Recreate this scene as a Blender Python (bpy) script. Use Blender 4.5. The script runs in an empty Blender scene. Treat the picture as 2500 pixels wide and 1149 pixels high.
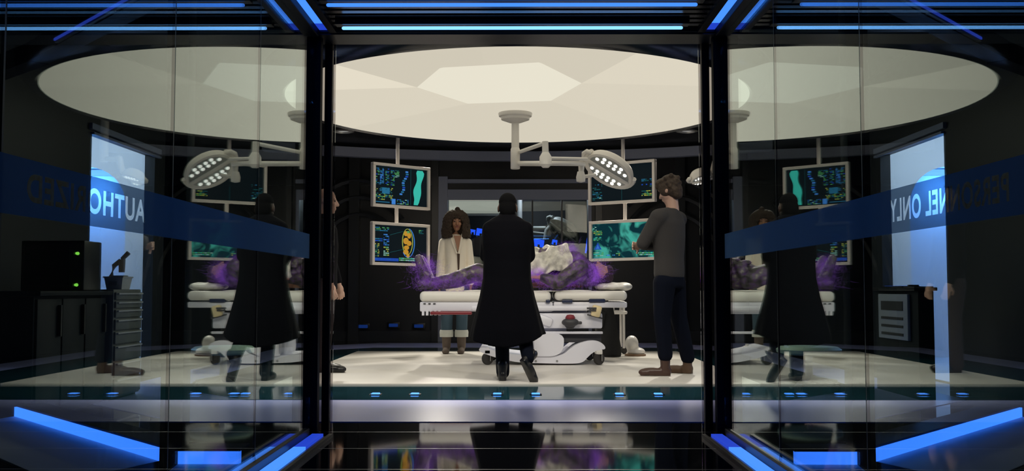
import bpy, bmesh, math, random
from mathutils import Vector, Matrix

R_ = random.Random(7)
V = Vector
C = bpy.context.scene.collection
sc = bpy.context.scene
PI = math.pi

# ------------------------------------------------------------------ camera
F_PX, VPX, HOR, CAMH = 2400.0, 1262.0, 706.0, 0.8
PITCH = math.atan((HOR - 574.5) / F_PX)
YAW = math.atan((VPX - 1250.0) / F_PX)
cd = bpy.data.cameras.new('camera')
cam = bpy.data.objects.new('camera', cd)
C.objects.link(cam)
cam.location = (0, 0, CAMH)
cam.rotation_euler = (PI / 2 + PITCH, 0, YAW)
cd.sensor_width = 36
cd.lens = 36 * F_PX / 2500
cd.clip_start = 0.05
sc.camera = cam
_RM = cam.rotation_euler.to_matrix()


def P(px, py, d):
    """point seen at a pixel of the photograph, at distance d along the corridor"""
    r = _RM @ V(((px - 1250) / F_PX, (574.5 - py) / F_PX, -1))
    return V((0, 0, CAMH)) + r * (d / r.y)


# ------------------------------------------------------------------ world, view, lights
sc.view_settings.view_transform = 'Standard'
sc.view_settings.look = 'None'
sc.view_settings.exposure = 0.0
sc.view_settings.gamma = 1.0
w = bpy.data.worlds.new('night')
sc.world = w
w.use_nodes = True
w.node_tree.nodes['Background'].inputs[0].default_value = (0.002, 0.004, 0.008, 1)
w.node_tree.nodes['Background'].inputs[1].default_value = 1.0
sc.cycles.max_bounces = 10
sc.cycles.transparent_max_bounces = 24
sc.cycles.glossy_bounces = 6
sc.cycles.caustics_reflective = False
sc.cycles.caustics_refractive = False
sc.cycles.sample_clamp_indirect = 4.0


def spot(name, loc, target, energy, col, angle, r=0.08):
    l = bpy.data.lights.new(name, 'SPOT')
    l.energy = energy
    l.color = col
    l.spot_size = math.radians(angle)
    l.spot_blend = 0.6
    l.shadow_soft_size = r
    o = bpy.data.objects.new(name, l)
    C.objects.link(o)
    o.location = loc
    o.rotation_euler = (V(target) - V(loc)).to_track_quat('-Z', 'Y').to_euler()
    return o


def point(name, loc, energy, col, r=0.15):
    l = bpy.data.lights.new(name, 'POINT')
    l.energy = energy
    l.color = col
    l.shadow_soft_size = r
    o = bpy.data.objects.new(name, l)
    C.objects.link(o)
    o.location = loc
    return o


WARM = (1.0, 0.93, 0.8)
CEN = V((0, 9.9, 2.66))          # centre of the luminous ceiling
DL = [(-2.35, 13.2), (2.3, 13.2), (1.15, 13.7), (-1.1, 13.7), (-1.7, 6.3), (0.0, 6.2), (1.7, 6.3)]  # rear row lights the room; front three added out of view as fill
DLE = [260, 260, 300, 300, 175, 150, 175]
DLT = [10.7, 10.7, 10.7, 10.7, 8.6, 8.6, 8.6]
for (x, y), e, ty in zip(DL, DLE, DLT):
    spot('downlight_lamp', (x, y, 2.9), (x * 0.3, ty, 0.3), e, WARM, 60 if ty > 9 else 72)
for s in (-1, 1):
    point('alcove_lamp', (s * 4.5, 9.3, 2.3), 46, (0.78, 0.87, 1.0), 0.2)
point('rear_room_lamp', (0.3, 16.6, 2.5), 28, (0.8, 0.88, 1.0), 0.2)

# ------------------------------------------------------------------ materials
MATS = {}


def mat(name, col, rough=0.5, metal=0.0, emit=None, es=0.0, bump=None, coat=0.0, spec=0.5, var=0.0, vscale=30.0):
    if name in MATS:
        return MATS[name]
    m = bpy.data.materials.new(name)
    m.use_nodes = True
    nt = m.node_tree
    b = nt.nodes['Principled BSDF']
    b.inputs['Base Color'].default_value = (*col, 1)
    b.inputs['Roughness'].default_value = rough
    b.inputs['Metallic'].default_value = metal
    b.inputs['Coat Weight'].default_value = coat
    b.inputs['Specular IOR Level'].default_value = spec
    if emit:
        b.inputs['Emission Color'].default_value = (*emit, 1)
        b.inputs['Emission Strength'].default_value = es
    tc = nt.nodes.new('ShaderNodeTexCoord')
    if var:
        n = nt.nodes.new('ShaderNodeTexNoise')
        n.inputs['Scale'].default_value = vscale
        n.inputs['Detail'].default_value = 4
        cr = nt.nodes.new('ShaderNodeValToRGB')
        cr.color_ramp.elements[0].position = 0.3
        cr.color_ramp.elements[1].position = 0.7
        cr.color_ramp.elements[0].color = (*[c * (1 - var) for c in col], 1)
        cr.color_ramp.elements[1].color = (*[min(1, c * (1 + var)) for c in col], 1)
        nt.links.new(tc.outputs['Object'], n.inputs['Vector'])
        nt.links.new(n.outputs['Fac'], cr.inputs['Fac'])
        nt.links.new(cr.outputs['Color'], b.inputs['Base Color'])
    if bump:
        n = nt.nodes.new('ShaderNodeTexNoise')
        n.inputs['Scale'].default_value = bump[0]
        n.inputs['Detail'].default_value = 3
        bp = nt.nodes.new('ShaderNodeBump')
        bp.inputs['Strength'].default_value = bump[1]
        bp.inputs['Distance'].default_value = 0.01
        nt.links.new(tc.outputs['Object'], n.inputs['Vector'])
        nt.links.new(n.outputs['Fac'], bp.inputs['Height'])
        nt.links.new(bp.outputs['Normal'], b.inputs['Normal'])
    MATS[name] = m
    return m


def emis(name, col, strength):
    return mat(name, (0.008, 0.008, 0.008), 0.6, emit=col, es=strength, spec=0.08)


navy = mat('navy_frame_paint', (0.0015, 0.0015, 0.006), 0.5, spec=0.12)
black = mat('black_metal', (0.006, 0.007, 0.009), 0.35)
silver = mat('brushed_jamb_metal', (0.62, 0.58, 0.54), 0.42, metal=0.75, bump=(60, 0.03))
wplastic = mat('white_plastic', (0.78, 0.76, 0.72), 0.35)
wmetal = mat('white_painted_metal', (0.74, 0.72, 0.7), 0.4)
lilac = mat('lilac_white_plastic', (0.76, 0.76, 0.83), 0.35)
gmetal = mat('grey_metal', (0.3, 0.3, 0.3), 0.4, metal=0.3)
dgrey = mat('dark_grey_plastic', (0.04, 0.04, 0.045), 0.5)
rubber = mat('rubber', (0.03, 0.027, 0.025), 0.7)
wallm = mat('dark_wall', (0.009, 0.011, 0.014), 0.45, var=0.25, vscale=1.5)
wallr = mat('dark_rib_metal', (0.022, 0.025, 0.028), 0.35)
ceilm = mat('dark_ceiling', (0.006, 0.007, 0.009), 0.5)
soffm = mat('slate_soffit', (0.25, 0.28, 0.38), 0.5)
ribm = mat('ribbed_dark_metal', (0.05, 0.055, 0.07), 0.22, metal=0.9)
platm = mat('platform_white', (0.74, 0.71, 0.65), 0.35, var=0.03, vscale=3)
tealm = mat('teal_gloss', (0.012, 0.055, 0.075), 0.07, var=0.15, vscale=6)
lavm = mat('lavender_gloss', (0.44, 0.48, 0.88), 0.25)
whitewall = mat('pale_alcove_paint', (0.62, 0.66, 0.74), 0.5)
cream = mat('cream_vinyl', (0.78, 0.76, 0.7), 0.45, bump=(14, 0.08))
BLUE = (0.045, 0.23, 1.0)
led = emis('blue_led', (0.055, 0.24, 1.0), 1.3)
ledw = emis('pale_blue_led', (0.17, 0.45, 1.0), 1.9)
ledd = emis('deep_blue_led', (0.02, 0.07, 0.75), 0.75)
glow_apronm = mat('satin_glow_apron', (0.7, 0.72, 0.76), 0.55)
riser = emis('blue_riser_light', (0.04, 0.185, 1.0), 2.1)
floorled = emis('floor_led', (0.06, 0.26, 1.0), 2.4)


def floor_mat():
    m = bpy.data.materials.new('black_gloss_tile')
    m.use_nodes = True
    nt = m.node_tree
    b = nt.nodes['Principled BSDF']
    b.inputs['Roughness'].default_value = 0.05
    tc = nt.nodes.new('ShaderNodeTexCoord')
    br = nt.nodes.new('ShaderNodeTexBrick')
    br.offset = 0.0
    br.inputs['Scale'].default_value = 1.0
    br.inputs['Brick Width'].default_value = 60.0
    br.inputs['Row Height'].default_value = 0.575
    br.inputs['Mortar Size'].default_value = 0.006
    br.inputs['Color1'].default_value = (0.006, 0.008, 0.011, 1)
    br.inputs['Color2'].default_value = (0.007, 0.009, 0.012, 1)
    br.inputs['Mortar'].default_value = (0.1, 0.1, 0.11, 1)
    mp = nt.nodes.new('ShaderNodeMapping')
    mp.inputs['Location'].default_value = (29.0, 0.17, 0)
    nt.links.new(tc.outputs['Object'], mp.inputs['Vector'])
    nt.links.new(mp.outputs['Vector'], br.inputs['Vector'])
    nt.links.new(br.outputs['Color'], b.inputs['Base Color'])
    mr = nt.nodes.new('ShaderNodeMapRange')
    mr.inputs['To Min'].default_value = 0.05
    mr.inputs['To Max'].default_value = 0.4
    nt.links.new(br.outputs['Fac'], mr.inputs['Value'])
    nt.links.new(mr.outputs['Result'], b.inputs['Roughness'])
    return m


def glass_mat(name, tint, n_exp, base):
    """clear sheet glass whose mirror strength grows with the angle of view, the same on both faces"""
    m = bpy.data.materials.new(name)
    m.use_nodes = True
    nt = m.node_tree
    nt.nodes.clear()
    out = nt.nodes.new('ShaderNodeOutputMaterial')
    tr = nt.nodes.new('ShaderNodeBsdfTransparent')
    tr.inputs[0].default_value = (*tint, 1)
    gl = nt.nodes.new('ShaderNodeBsdfGlossy')
    gl.inputs['Roughness'].default_value = 0.0
    gl.inputs['Color'].default_value = (0.95, 1.0, 0.98, 1)
    ge = nt.nodes.new('ShaderNodeNewGeometry')
    dt = nt.nodes.new('ShaderNodeVectorMath')
    dt.operation = 'DOT_PRODUCT'
    nt.links.new(ge.outputs['Normal'], dt.inputs[0])
    nt.links.new(ge.outputs['Incoming'], dt.inputs[1])
    ab = nt.nodes.new('ShaderNodeMath')
    ab.operation = 'ABSOLUTE'
    nt.links.new(dt.outputs['Value'], ab.inputs[0])
    su = nt.nodes.new('ShaderNodeMath')
    su.operation = 'SUBTRACT'
    su.inputs[0].default_value = 1.0
    nt.links.new(ab.outputs[0], su.inputs[1])
    pw = nt.nodes.new('ShaderNodeMath')
    pw.operation = 'POWER'
    pw.inputs[1].default_value = n_exp
    nt.links.new(su.outputs[0], pw.inputs[0])
    ma = nt.nodes.new('ShaderNodeMath')
    ma.operation = 'MULTIPLY_ADD'
    ma.inputs[1].default_value = 1 - base
    ma.inputs[2].default_value = base
    nt.links.new(pw.outputs[0], ma.inputs[0])
    mx = nt.nodes.new('ShaderNodeMixShader')
    nt.links.new(ma.outputs[0], mx.inputs[0])
    nt.links.new(tr.outputs[0], mx.inputs[1])
    nt.links.new(gl.outputs[0], mx.inputs[2])
    nt.links.new(mx.outputs[0], out.inputs[0])
    return m


def film_mat():
    m = bpy.data.materials.new('blue_frosted_film')
    m.use_nodes = True
    nt = m.node_tree
    nt.nodes.clear()
    out = nt.nodes.new('ShaderNodeOutputMaterial')
    tr = nt.nodes.new('ShaderNodeBsdfTransparent')
    tr.inputs[0].default_value = (0.75, 0.88, 1.0, 1)
    di = nt.nodes.new('ShaderNodeBsdfDiffuse')
    di.inputs[0].default_value = (0.45, 0.75, 1.0, 1)
    tl = nt.nodes.new('ShaderNodeBsdfTranslucent')
    tl.inputs[0].default_value = (0.45, 0.75, 1.0, 1)
    m1 = nt.nodes.new('ShaderNodeMixShader')
    m1.inputs[0].default_value = 0.5
    nt.links.new(di.outputs[0], m1.inputs[1])
    nt.links.new(tl.outputs[0], m1.inputs[2])
    m2 = nt.nodes.new('ShaderNodeMixShader')
    m2.inputs[0].default_value = 0.78
    nt.links.new(tr.outputs[0], m2.inputs[1])
    nt.links.new(m1.outputs[0], m2.inputs[2])
    nt.links.new(m2.outputs[0], out.inputs[0])
    return m


def haze_mat():
    """thin purple glow that fades out towards the edge of its own volume"""
    m = bpy.data.materials.new('purple_haze')
    m.use_nodes = True
    nt = m.node_tree
    nt.nodes.clear()
    out = nt.nodes.new('ShaderNodeOutputMaterial')
    tc = nt.nodes.new('ShaderNodeTexCoord')
    mp = nt.nodes.new('ShaderNodeMapping')
    mp.inputs['Location'].default_value = (-1, -1, -1)
    mp.inputs['Scale'].default_value = (2, 2, 2)
    nt.links.new(tc.outputs['Generated'], mp.inputs['Vector'])
    ln = nt.nodes.new('ShaderNodeVectorMath')
    ln.operation = 'LENGTH'
    nt.links.new(mp.outputs['Vector'], ln.inputs[0])
    mr = nt.nodes.new('ShaderNodeMapRange')
    mr.interpolation_type = 'SMOOTHSTEP'
    mr.inputs['From Min'].default_value = 0.98
    mr.inputs['From Max'].default_value = 0.1
    nt.links.new(ln.outputs['Value'], mr.inputs['Value'])
    n = nt.nodes.new('ShaderNodeTexNoise')
    n.inputs['Scale'].default_value = 24
    n.inputs['Detail'].default_value = 6
    n.inputs['Distortion'].default_value = 0.8
    nt.links.new(tc.outputs['Object'], n.inputs['Vector'])
    nr = nt.nodes.new('ShaderNodeMapRange')
    nr.inputs['From Min'].default_value = 0.42
    nr.inputs['From Max'].default_value = 0.68
    nt.links.new(n.outputs['Fac'], nr.inputs['Value'])
    mu = nt.nodes.new('ShaderNodeMath')
    mu.operation = 'MULTIPLY'
    nt.links.new(mr.outputs[0], mu.inputs[0])
    nt.links.new(nr.outputs[0], mu.inputs[1])
    m2 = nt.nodes.new('ShaderNodeMath')
    m2.operation = 'MULTIPLY'
    m2.inputs[1].default_value = 17.0
    nt.links.new(mu.outputs[0], m2.inputs[0])
    ab = nt.nodes.new('ShaderNodeVolumeAbsorption')
    ab.inputs[0].default_value = (0.5, 0.3, 0.6, 1)
    nt.links.new(m2.outputs[0], ab.inputs[1])
    em = nt.nodes.new('ShaderNodeEmission')
    em.inputs[0].default_value = (0.16, 0.045, 0.36, 1)
    nt.links.new(m2.outputs[0], em.inputs[1])
    ad = nt.nodes.new('ShaderNodeAddShader')
    nt.links.new(ab.outputs[0], ad.inputs[0])
    nt.links.new(em.outputs[0], ad.inputs[1])
    nt.links.new(ad.outputs[0], out.inputs['Volume'])
    return m


def wisp_mat():
    m = bpy.data.materials.new('purple_glow')
    m.use_nodes = True
    nt = m.node_tree
    nt.nodes.clear()
    out = nt.nodes.new('ShaderNodeOutputMaterial')
    tr = nt.nodes.new('ShaderNodeBsdfTransparent')
    em = nt.nodes.new('ShaderNodeEmission')
    em.inputs[0].default_value = (0.24, 0.09, 0.46, 1)
    em.inputs[1].default_value = 0.85
    mx = nt.nodes.new('ShaderNodeMixShader')
    mx.inputs[0].default_value = 0.065
    nt.links.new(tr.outputs[0], mx.inputs[1])
    nt.links.new(em.outputs[0], mx.inputs[2])
    nt.links.new(mx.outputs[0], out.inputs[0])
    return m


tile = floor_mat()
glass = glass_mat('reflective_sheet_glass', (0.88, 0.97, 0.96), 3.6, 0.03)
slotglass = glass_mat('grey_slot_glass', (0.68, 0.66, 0.66), 4.0, 0.02)
clear = glass_mat('clear_window_glass', (0.9, 0.95, 0.95), 5.0, 0.04)
film = film_mat()
wispm = wisp_mat()
hazem = haze_mat()


# ------------------------------------------------------------------ mesh helpers
def frame_to(d):
    """3x3 matrix whose Z axis is d"""
    return V(d).normalized().to_track_quat('Z', 'Y').to_matrix()


def rotm(x=0, y=0, z=0):
    return Matrix.Rotation(z, 3, 'Z') @ Matrix.Rotation(y, 3, 'Y') @ Matrix.Rotation(x, 3, 'X')


class MB:
    def __init__(self):
        self.bm = bmesh.new()

    def add(self, verts, faces, mi=0):
        vs = [self.bm.verts.new(v) for v in verts]
        for f in faces:
            try:
                nf = self.bm.faces.new([vs[i] for i in f])
                nf.material_index = mi
            except ValueError:
                pass
        return self

    def merge(self, bm):
        me = bpy.data.meshes.new('tmp')
        bm.to_mesh(me)
        bm.free()
        self.bm.from_mesh(me)
        bpy.data.meshes.remove(me)
        return self

    def box(self, c, s, R=None, bevel=0.0, mi=0, seg=2):
        t = bmesh.new()
        bmesh.ops.create_cube(t, size=1.0)
        for v in t.verts:
            v.co = V((v.co.x * s[0], v.co.y * s[1], v.co.z * s[2]))
        if bevel:
            bmesh.ops.bevel(t, geom=list(t.edges), offset=min(bevel, min(s) * 0.45), segments=seg, profile=0.5, affect='EDGES')
        for v in t.verts:
            v.co = ((R @ v.co) if R else v.co) + V(c)
        for f in t.faces:
            f.material_index = mi
        return self.merge(t)

    def bx(self, x0, x1, y0, y1, z0, z1, bevel=0.0, mi=0):
        return self.box(((x0 + x1) / 2, (y0 + y1) / 2, (z0 + z1) / 2), (abs(x1 - x0), abs(y1 - y0), abs(z1 - z0)), None, bevel, mi)

    def rings(self, rs, mi=0, close=True):
        """loft through a list of rings (lists of points)"""
        n = len(rs[0])
        vs, fs = [], []
        for r in rs:
            vs += r
        for i in range(len(rs) - 1):
            for j in range(n):
                k = (j + 1) % n
                fs.append((i * n + j, i * n + k, (i + 1) * n + k, (i + 1) * n + j))
        if close:
            fs.append(tuple(reversed(range(n))))
            fs.append(tuple((len(rs) - 1) * n + j for j in range(n)))
        return self.add(vs, fs, mi)

    def revolve(self, prof, c, R=None, n=24, mi=0):
        rs = []
        for r, z in prof:
            r = max(r, 1e-4)
            ring = []
            for j in range(n):
                a = 2 * PI * j / n
                p = V((r * math.cos(a), r * math.sin(a), z))
                ring.append(((R @ p) if R else p) + V(c))
            rs.append(ring)
        return self.rings(rs, mi)

    def cyl(self, p1, p2, r1, r2=None, n=16, mi=0):
        r2 = r1 if r2 is None else r2
        p1, p2 = V(p1), V(p2)
        return self.revolve([(r1, 0), (r2, (p2 - p1).length)], p1, frame_to(p2 - p1), n, mi)

    def cap(self, p1, r1, p2, r2=None, n=14, mi=0):
        r2 = r1 if r2 is None else r2
        p1, p2 = V(p1), V(p2)
        L = (p2 - p1).length
        if L < 1e-6:
            return self.ell(p1, (r1, r1, r1))
        prof = []
        for i in range(5):
            a = PI / 2 * (1 - i / 4)
            prof.append((r1 * math.cos(a), -r1 * math.sin(a)))
        for i in range(5):
            a = PI / 2 * i / 4
            prof.append((r2 * math.cos(a), L + r2 * math.sin(a)))
        return self.revolve(prof, p1, frame_to(p2 - p1), n, mi)

    def chain(self, pts, n=14):
        """(point, radius) list as overlapping rounded tapers"""
        for (a, ra), (b, rb) in zip(pts, pts[1:]):
            self.cap(a, ra, b, rb, n)
        return self

    def ell(self, c, r, R=None, n=18, m=10, mi=0):
        rs = []
        for i in range(m + 1):
            a = -PI / 2 + PI * i / m
            k = max(math.cos(a), 0.003)
            ring = []
            for j in range(n):
                b = 2 * PI * j / n
                p = V((r[0] * k * math.cos(b), r[1] * k * math.sin(b), r[2] * math.sin(a)))
                ring.append(((R @ p) if R else p) + V(c))
            rs.append(ring)
        return self.rings(rs, mi)

    def oval(self, rr, n=28, yaw=0.0, mi=0):
        """vertical loft of ovals: (cx, cy, cz, rx, ry)"""
        rs = []
        for cx, cy, cz, rx, ry in rr:
            ring = []
            for j in range(n):
                a = 2 * PI * j / n
                x, y = rx * math.cos(a), ry * math.sin(a)
                ring.append(V((cx + x * math.cos(yaw) - y * math.sin(yaw), cy + x * math.sin(yaw) + y * math.cos(yaw), cz)))
            rs.append(ring)
        return self.rings(rs, mi)

    def tube(self, pts, r, n=8, mi=0):
        pts = [V(p) for p in pts]
        rad = r if isinstance(r, (list, tuple)) else [r] * len(pts)
        rs = []
        up = V((0, 0, 1))
        for i, p in enumerate(pts):
            t = (pts[min(i + 1, len(pts) - 1)] - pts[max(i - 1, 0)]).normalized()
            u = t.cross(up)
            if u.length < 0.05:
                u = t.cross(V((1, 0, 0)))
            u.normalize()
            v = u.cross(t)
            rs.append([p + (u * math.cos(2 * PI * j / n) + v * math.sin(2 * PI * j / n)) * rad[i] for j in range(n)])
        return self.rings(rs, mi)

    def prism(self, poly, a0, a1, M=None, mi=0):
        """polygon in local x,y pushed along local z from a0 to a1; M maps to the world"""
        M = M or Matrix.Identity(4)
        lo = [M @ V((x, y, a0)) for x, y in poly]
        hi = [M @ V((x, y, a1)) for x, y in poly]
        return self.rings([lo, hi], mi)


def build(name, mb, m, parent=None, smooth=True, angle=40, world=True, fix=True):
    bm = mb.bm
    if fix:
        bmesh.ops.recalc_face_normals(bm, faces=list(bm.faces))
    me = bpy.data.meshes.new(name)
    bm.to_mesh(me)
    bm.free()
    return link(name, me, m, parent, smooth, angle, world)


ROOTM = {}


def link(name, me, m, parent=None, smooth=True, angle=40, world=True):
    o = bpy.data.objects.new(name, me)
    C.objects.link(o)
    for mm in (m if isinstance(m, (list, tuple)) else [m]):
        me.materials.append(mm)
    if smooth:
        for p in me.polygons:
            p.use_smooth = True
        if angle < 180:
            me.set_sharp_from_angle(angle=math.radians(angle))
    if parent:
        o.parent = parent
        if world and parent.name in ROOTM:
            o.matrix_parent_inverse = ROOTM[parent.name].inverted()
    return o


def blob(name, mb, m, parent=None, voxel=0.008, smooth=4, clamp=None, world=True):
    """one continuous skin over the overlapping volumes in mb"""
    bm = mb.bm
    bmesh.ops.recalc_face_normals(bm, faces=list(bm.faces))
    me = bpy.data.meshes.new('tmp')
    bm.to_mesh(me)
    bm.free()
    o = bpy.data.objects.new('tmp', me)
    C.objects.link(o)
    r = o.modifiers.new('r', 'REMESH')
    r.mode = 'VOXEL'
    r.voxel_size = voxel
    if smooth:
        s = o.modifiers.new('s', 'SMOOTH')
        s.factor = 0.5
        s.iterations = smooth
    dg = bpy.context.evaluated_depsgraph_get()
    me2 = bpy.data.meshes.new_from_object(o.evaluated_get(dg))
    bpy.data.objects.remove(o)
    bpy.data.meshes.remove(me)
    if clamp is not None:
        for v in me2.vertices:
            if v.co.z < clamp:
                v.co.z = clamp
    me2.name = name
    me2.materials.clear()
    return link(name, me2, m, parent, True, 180, world)


def tag(o, label, cat, group=None):
    o['label'] = label
    o['category'] = cat
    if group:
        o['group'] = group
    return o


def thing(name, label, cat, loc, group=None, rotz=0.0):
    o = bpy.data.objects.new(name, None)
    C.objects.link(o)
    o.location = loc
    o.rotation_euler = (0, 0, rotz)
    o.empty_display_size = 0.1
    ROOTM[o.name] = Matrix.Translation(V(loc)) @ Matrix.Rotation(rotz, 4, 'Z')
    return tag(o, label, cat, group)


def struct(name, mb, m, parent=None, smooth=True, angle=40):
    o = build(name, mb, m, parent, smooth, angle)
    if not parent:
        o['kind'] = 'structure'
    return o


def dup(root, loc, label, rotz=None):
    r = root.copy()
    C.objects.link(r)
    r.location = loc
    if rotz is not None:
        r.rotation_euler = (0, 0, rotz)
    r['label'] = label
    for ch in list(root.children):
        c = ch.copy()
        C.objects.link(c)
        c.parent = r
        c.matrix_parent_inverse = ch.matrix_parent_inverse.copy()
        for g in list(ch.children):
            d = g.copy()
            C.objects.link(d)
            d.parent = c
            d.matrix_parent_inverse = g.matrix_parent_inverse.copy()
    return r


# ------------------------------------------------------------------ setting: floor, walls, ceiling
A = 1.14            # half width of the glass corridor
DP = 5.38           # front of the doorway posts
HT = 2.215           # underside of the doorway head

struct('floor', MB().bx(-8, 8, -1.5, 19, -0.1, 0), tile, smooth=False)


def cutrect(x, y0, y1, c):
    return [(-x + c, y0), (x - c, y0), (x, y0 + c), (x, y1 - c), (x - c, y1), (-x + c, y1), (-x, y1 - c), (-x, y0 + c)]


o = struct('trim_1', MB().prism(cutrect(3.25, 5.98, 14.7, 1.2), 0.0, 0.004), lavm, smooth=False)
o = struct('trim_2', MB().prism(cutrect(2.75, 7.14, 13.45, 0.8), 0.0, 0.008), tealm, smooth=False)
o = struct('floor_platform', MB().prism(cutrect(2.02, 8.2, 12.5, 0.02), 0.0, 0.02), platm, smooth=False)
ZP = 0.02

# main ceiling with the slate soffit band at the back wall
struct('ceiling', MB().bx(-8, 8, 5.62, 19, 2.95, 3.1), ceilm, smooth=False)
soff = []
for i in range(25):
    a = -1.15 + 2.3 * i / 24
    soff.append((6.2 * math.sin(a), 8.9 + 6.0 * math.cos(a)))
sb = MB()
for (x0, y0), (x1, y1) in zip(soff, soff[1:]):
    sb.prism([(x0, y0), (x1, y1), (x1 * 1.02, y1 + 0.12), (x0 * 1.02, y0 + 0.12)], 2.76, 2.9)
struct('trim_3', sb, soffm)

# back wall with a wide window into the next room
WB = 15.3
xl, xr = P(1093, 600, WB).x, P(1436, 600, WB).x
zb, zt = P(1200, 690, WB).z, P(1200, 463, WB).z
mbw = MB()
mbw.bx(-6, xl, WB, WB + 0.25, 0, 2.95)
mbw.bx(xr, 6, WB, WB + 0.25, 0, 2.95)
mbw.bx(xl, xr, WB, WB + 0.25, 0, zb)
mbw.bx(xl, xr, WB, WB + 0.25, zt, 2.95)
wb = struct('wall_back', mbw, wallm, smooth=False)
mb = MB()
mb.bx(xl - 0.06, xr + 0.06, WB - 0.06, WB, zt + 0.1, zt + 0.16)
mb.bx(xl, xr, WB - 0.05, WB, zt - 0.16, zt, mi=0)
mb.bx(xl - 0.14, xl, WB - 0.08, WB, 0, zt + 0.2)
mb.bx(xr, xr + 0.05, WB - 0.05, WB, 0, zt)
win = struct('window_1', mb, soffm, smooth=False)
struct('glass', MB().bx(xl, xr, WB + 0.1, WB + 0.11, zb, zt - 0.16), clear, win, smooth=False)
mb = MB()
for px in (1244, 1300, 1372):
    x = P(px, 500, WB).x
    mb.bx(x - 0.012, x + 0.012, WB + 0.04, WB + 0.1, zb, zt - 0.16)
struct('mullion', mb, wallr, win, smooth=False)
# wall ribs: arched dark members on either side
for s, nm in ((-1, 'trim_4'), (1, 'trim_5')):
    mb = MB()
    for k, rr in enumerate((1.55, 1.8, 2.05)):
        pts = []
        for i in range(15):
            a = PI * 0.08 + PI * 0.62 * i / 14
            pts.append(V((s * (2.95 + 0.1 * k + rr * 0.62 * (math.cos(a) - 0.55)), WB - 0.12, 0.35 + rr * 1.05 * math.sin(a))))
        mb.tube(pts, 0.05, 6)
    mb.bx(s * 1.32, s * 1.22, WB - 0.1, WB, 0, 2.9)
    mb.bx(s * 2.6, s * 2.44, WB - 0.16, WB, 0, 2.9)
    mb.bx(s * 3.35, s * 3.25, WB - 0.2, WB, 0, 2.9)
    mb.bx(s * 1.3, s * 3.6, WB - 0.06, WB, 2.42, 2.5)
    mb.bx(s * 1.3, s * 3.6, WB - 0.06, WB, 0.0, 0.16)
    struct(nm, mb, wallr)

# side walls with a lit alcove each
WX = 3.6
Y0, Y1, DH = WX * F_PX / 1047, (WX + 0.1) * F_PX / 915, 2.13
for s, nm in ((-1, 'left'), (1, 'right')):
    mb = MB()
    mb.bx(s * WX, s * (WX + 0.1), 5.6, Y0, 0, 2.95)
    mb.bx(s * WX, s * (WX + 0.1), Y1, WB, 0, 2.95)
    mb.bx(s * WX, s * (WX + 0.1), Y0, Y1, DH, 2.95)
    struct('wall_' + nm, mb, wallm, smooth=False)
    # alcove shell
    mb = MB()
    mb.bx(s * (WX + 0.1), s * 5.7, 11.5, 11.6, 0, 2.6)
    mb.bx(s * 5.6, s * 5.7, 7.2, 11.5, 0, 2.6)
    mb.bx(s * (WX + 0.1), s * 5.7, 7.1, 7.2, 0, 2.6)
    mb.bx(s * (WX + 0.1), s * 5.7, 7.1, 11.6, 2.6, 2.7)
    mb.bx(s * (WX + 0.1), s * 5.7, 7.2, 11.5, 0.0, 0.01)
    struct('wall_%s_alcove' % nm, mb, whitewall, smooth=False)
    # rounded pale portal inside the alcove
    x_in, x_out = WX + 0.1, 4.22
    poly = [(x_in, 0.01), (x_out, 0.01), (x_out, 1.7)]
    for i in range(9):
        a = PI / 2 * i / 8
        poly.append((x_out + 0.42 * (1 - math.cos(a)), 1.7 + 0.42 * math.sin(a)))
    poly += [(5.6, 2.12), (5.6, 2.6), (x_in, 2.6)]
    M = Matrix(((s, 0, 0, 0), (0, 0, 1, 10.55), (0, 1, 0, 0), (0, 0, 0, 1)))
    struct('trim_%d' % (6 if s < 0 else 7), MB().prism(poly, 0, 0.12, M), whitewall, smooth=False)
    # door surround on the wall
    mb = MB()
    mb.bx(s * WX, s * (WX - 0.03), Y0 - 0.06, Y1 + 0.1, DH + 0.02, DH + 0.07)
    mb.bx(s * WX, s * (WX - 0.03), Y0 - 0.02, Y1 + 0.1, DH - 0.02, DH)
    struct('trim_%d' % (8 if s < 0 else 9), mb, soffm, smooth=False)
    t = thing('alcove_light_bar', 'pale blue light bar in the doorway %s' % ('above the grey drawer cabinet' if s < 0 else 'above the white slotted cabinet'),
              'light bar', (s * 5.1, 11.44, 2.24), 'light bars in the side alcoves')
    build('tube', MB().cap((s * 5.55, 11.42, 2.16), 0.035, (s * 4.66, 11.42, 2.16), 0.035), ledw, t)
    build('bracket', MB().bx(s * 5.58, s * 4.6, 11.46, 11.5, 2.13, 2.19), gmetal, t, False)
    lp = point('bar_glow', (s * 4.95, 11.2, 2.0), 28, (0.1, 0.35, 1.0), 0.06)

# room seen through the back window
mb = MB()
mb.bx(-2.2, 2.2, 19, 19.1, 0, 3)
mb.bx(-2.3, -2.2, WB + 0.25, 19, 0, 3)
mb.bx(2.2, 2.3, WB + 0.25, 19, 0, 3)
struct('wall_rear_room', mb, wallm, smooth=False)
p0, p1 = P(1096, 520, 18.9), P(1222, 488, 18.9)
t = thing('rear_light_panel', 'flat pale light panel seen through the back window above the curly hair', 'light panel', (p0.x, 18.95, p0.z))
build('diffuser', MB().bx(p0.x - 0.1, p1.x, 18.9, 18.94, p0.z, p1.z), emis('pale_panel', (0.9, 0.9, 0.78), 0.33), t, False)
build('frame', MB().bx(p0.x - 0.14, p1.x + 0.04, 18.94, 19, p0.z - 0.05, p1.z + 0.05), gmetal, t, False)
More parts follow.
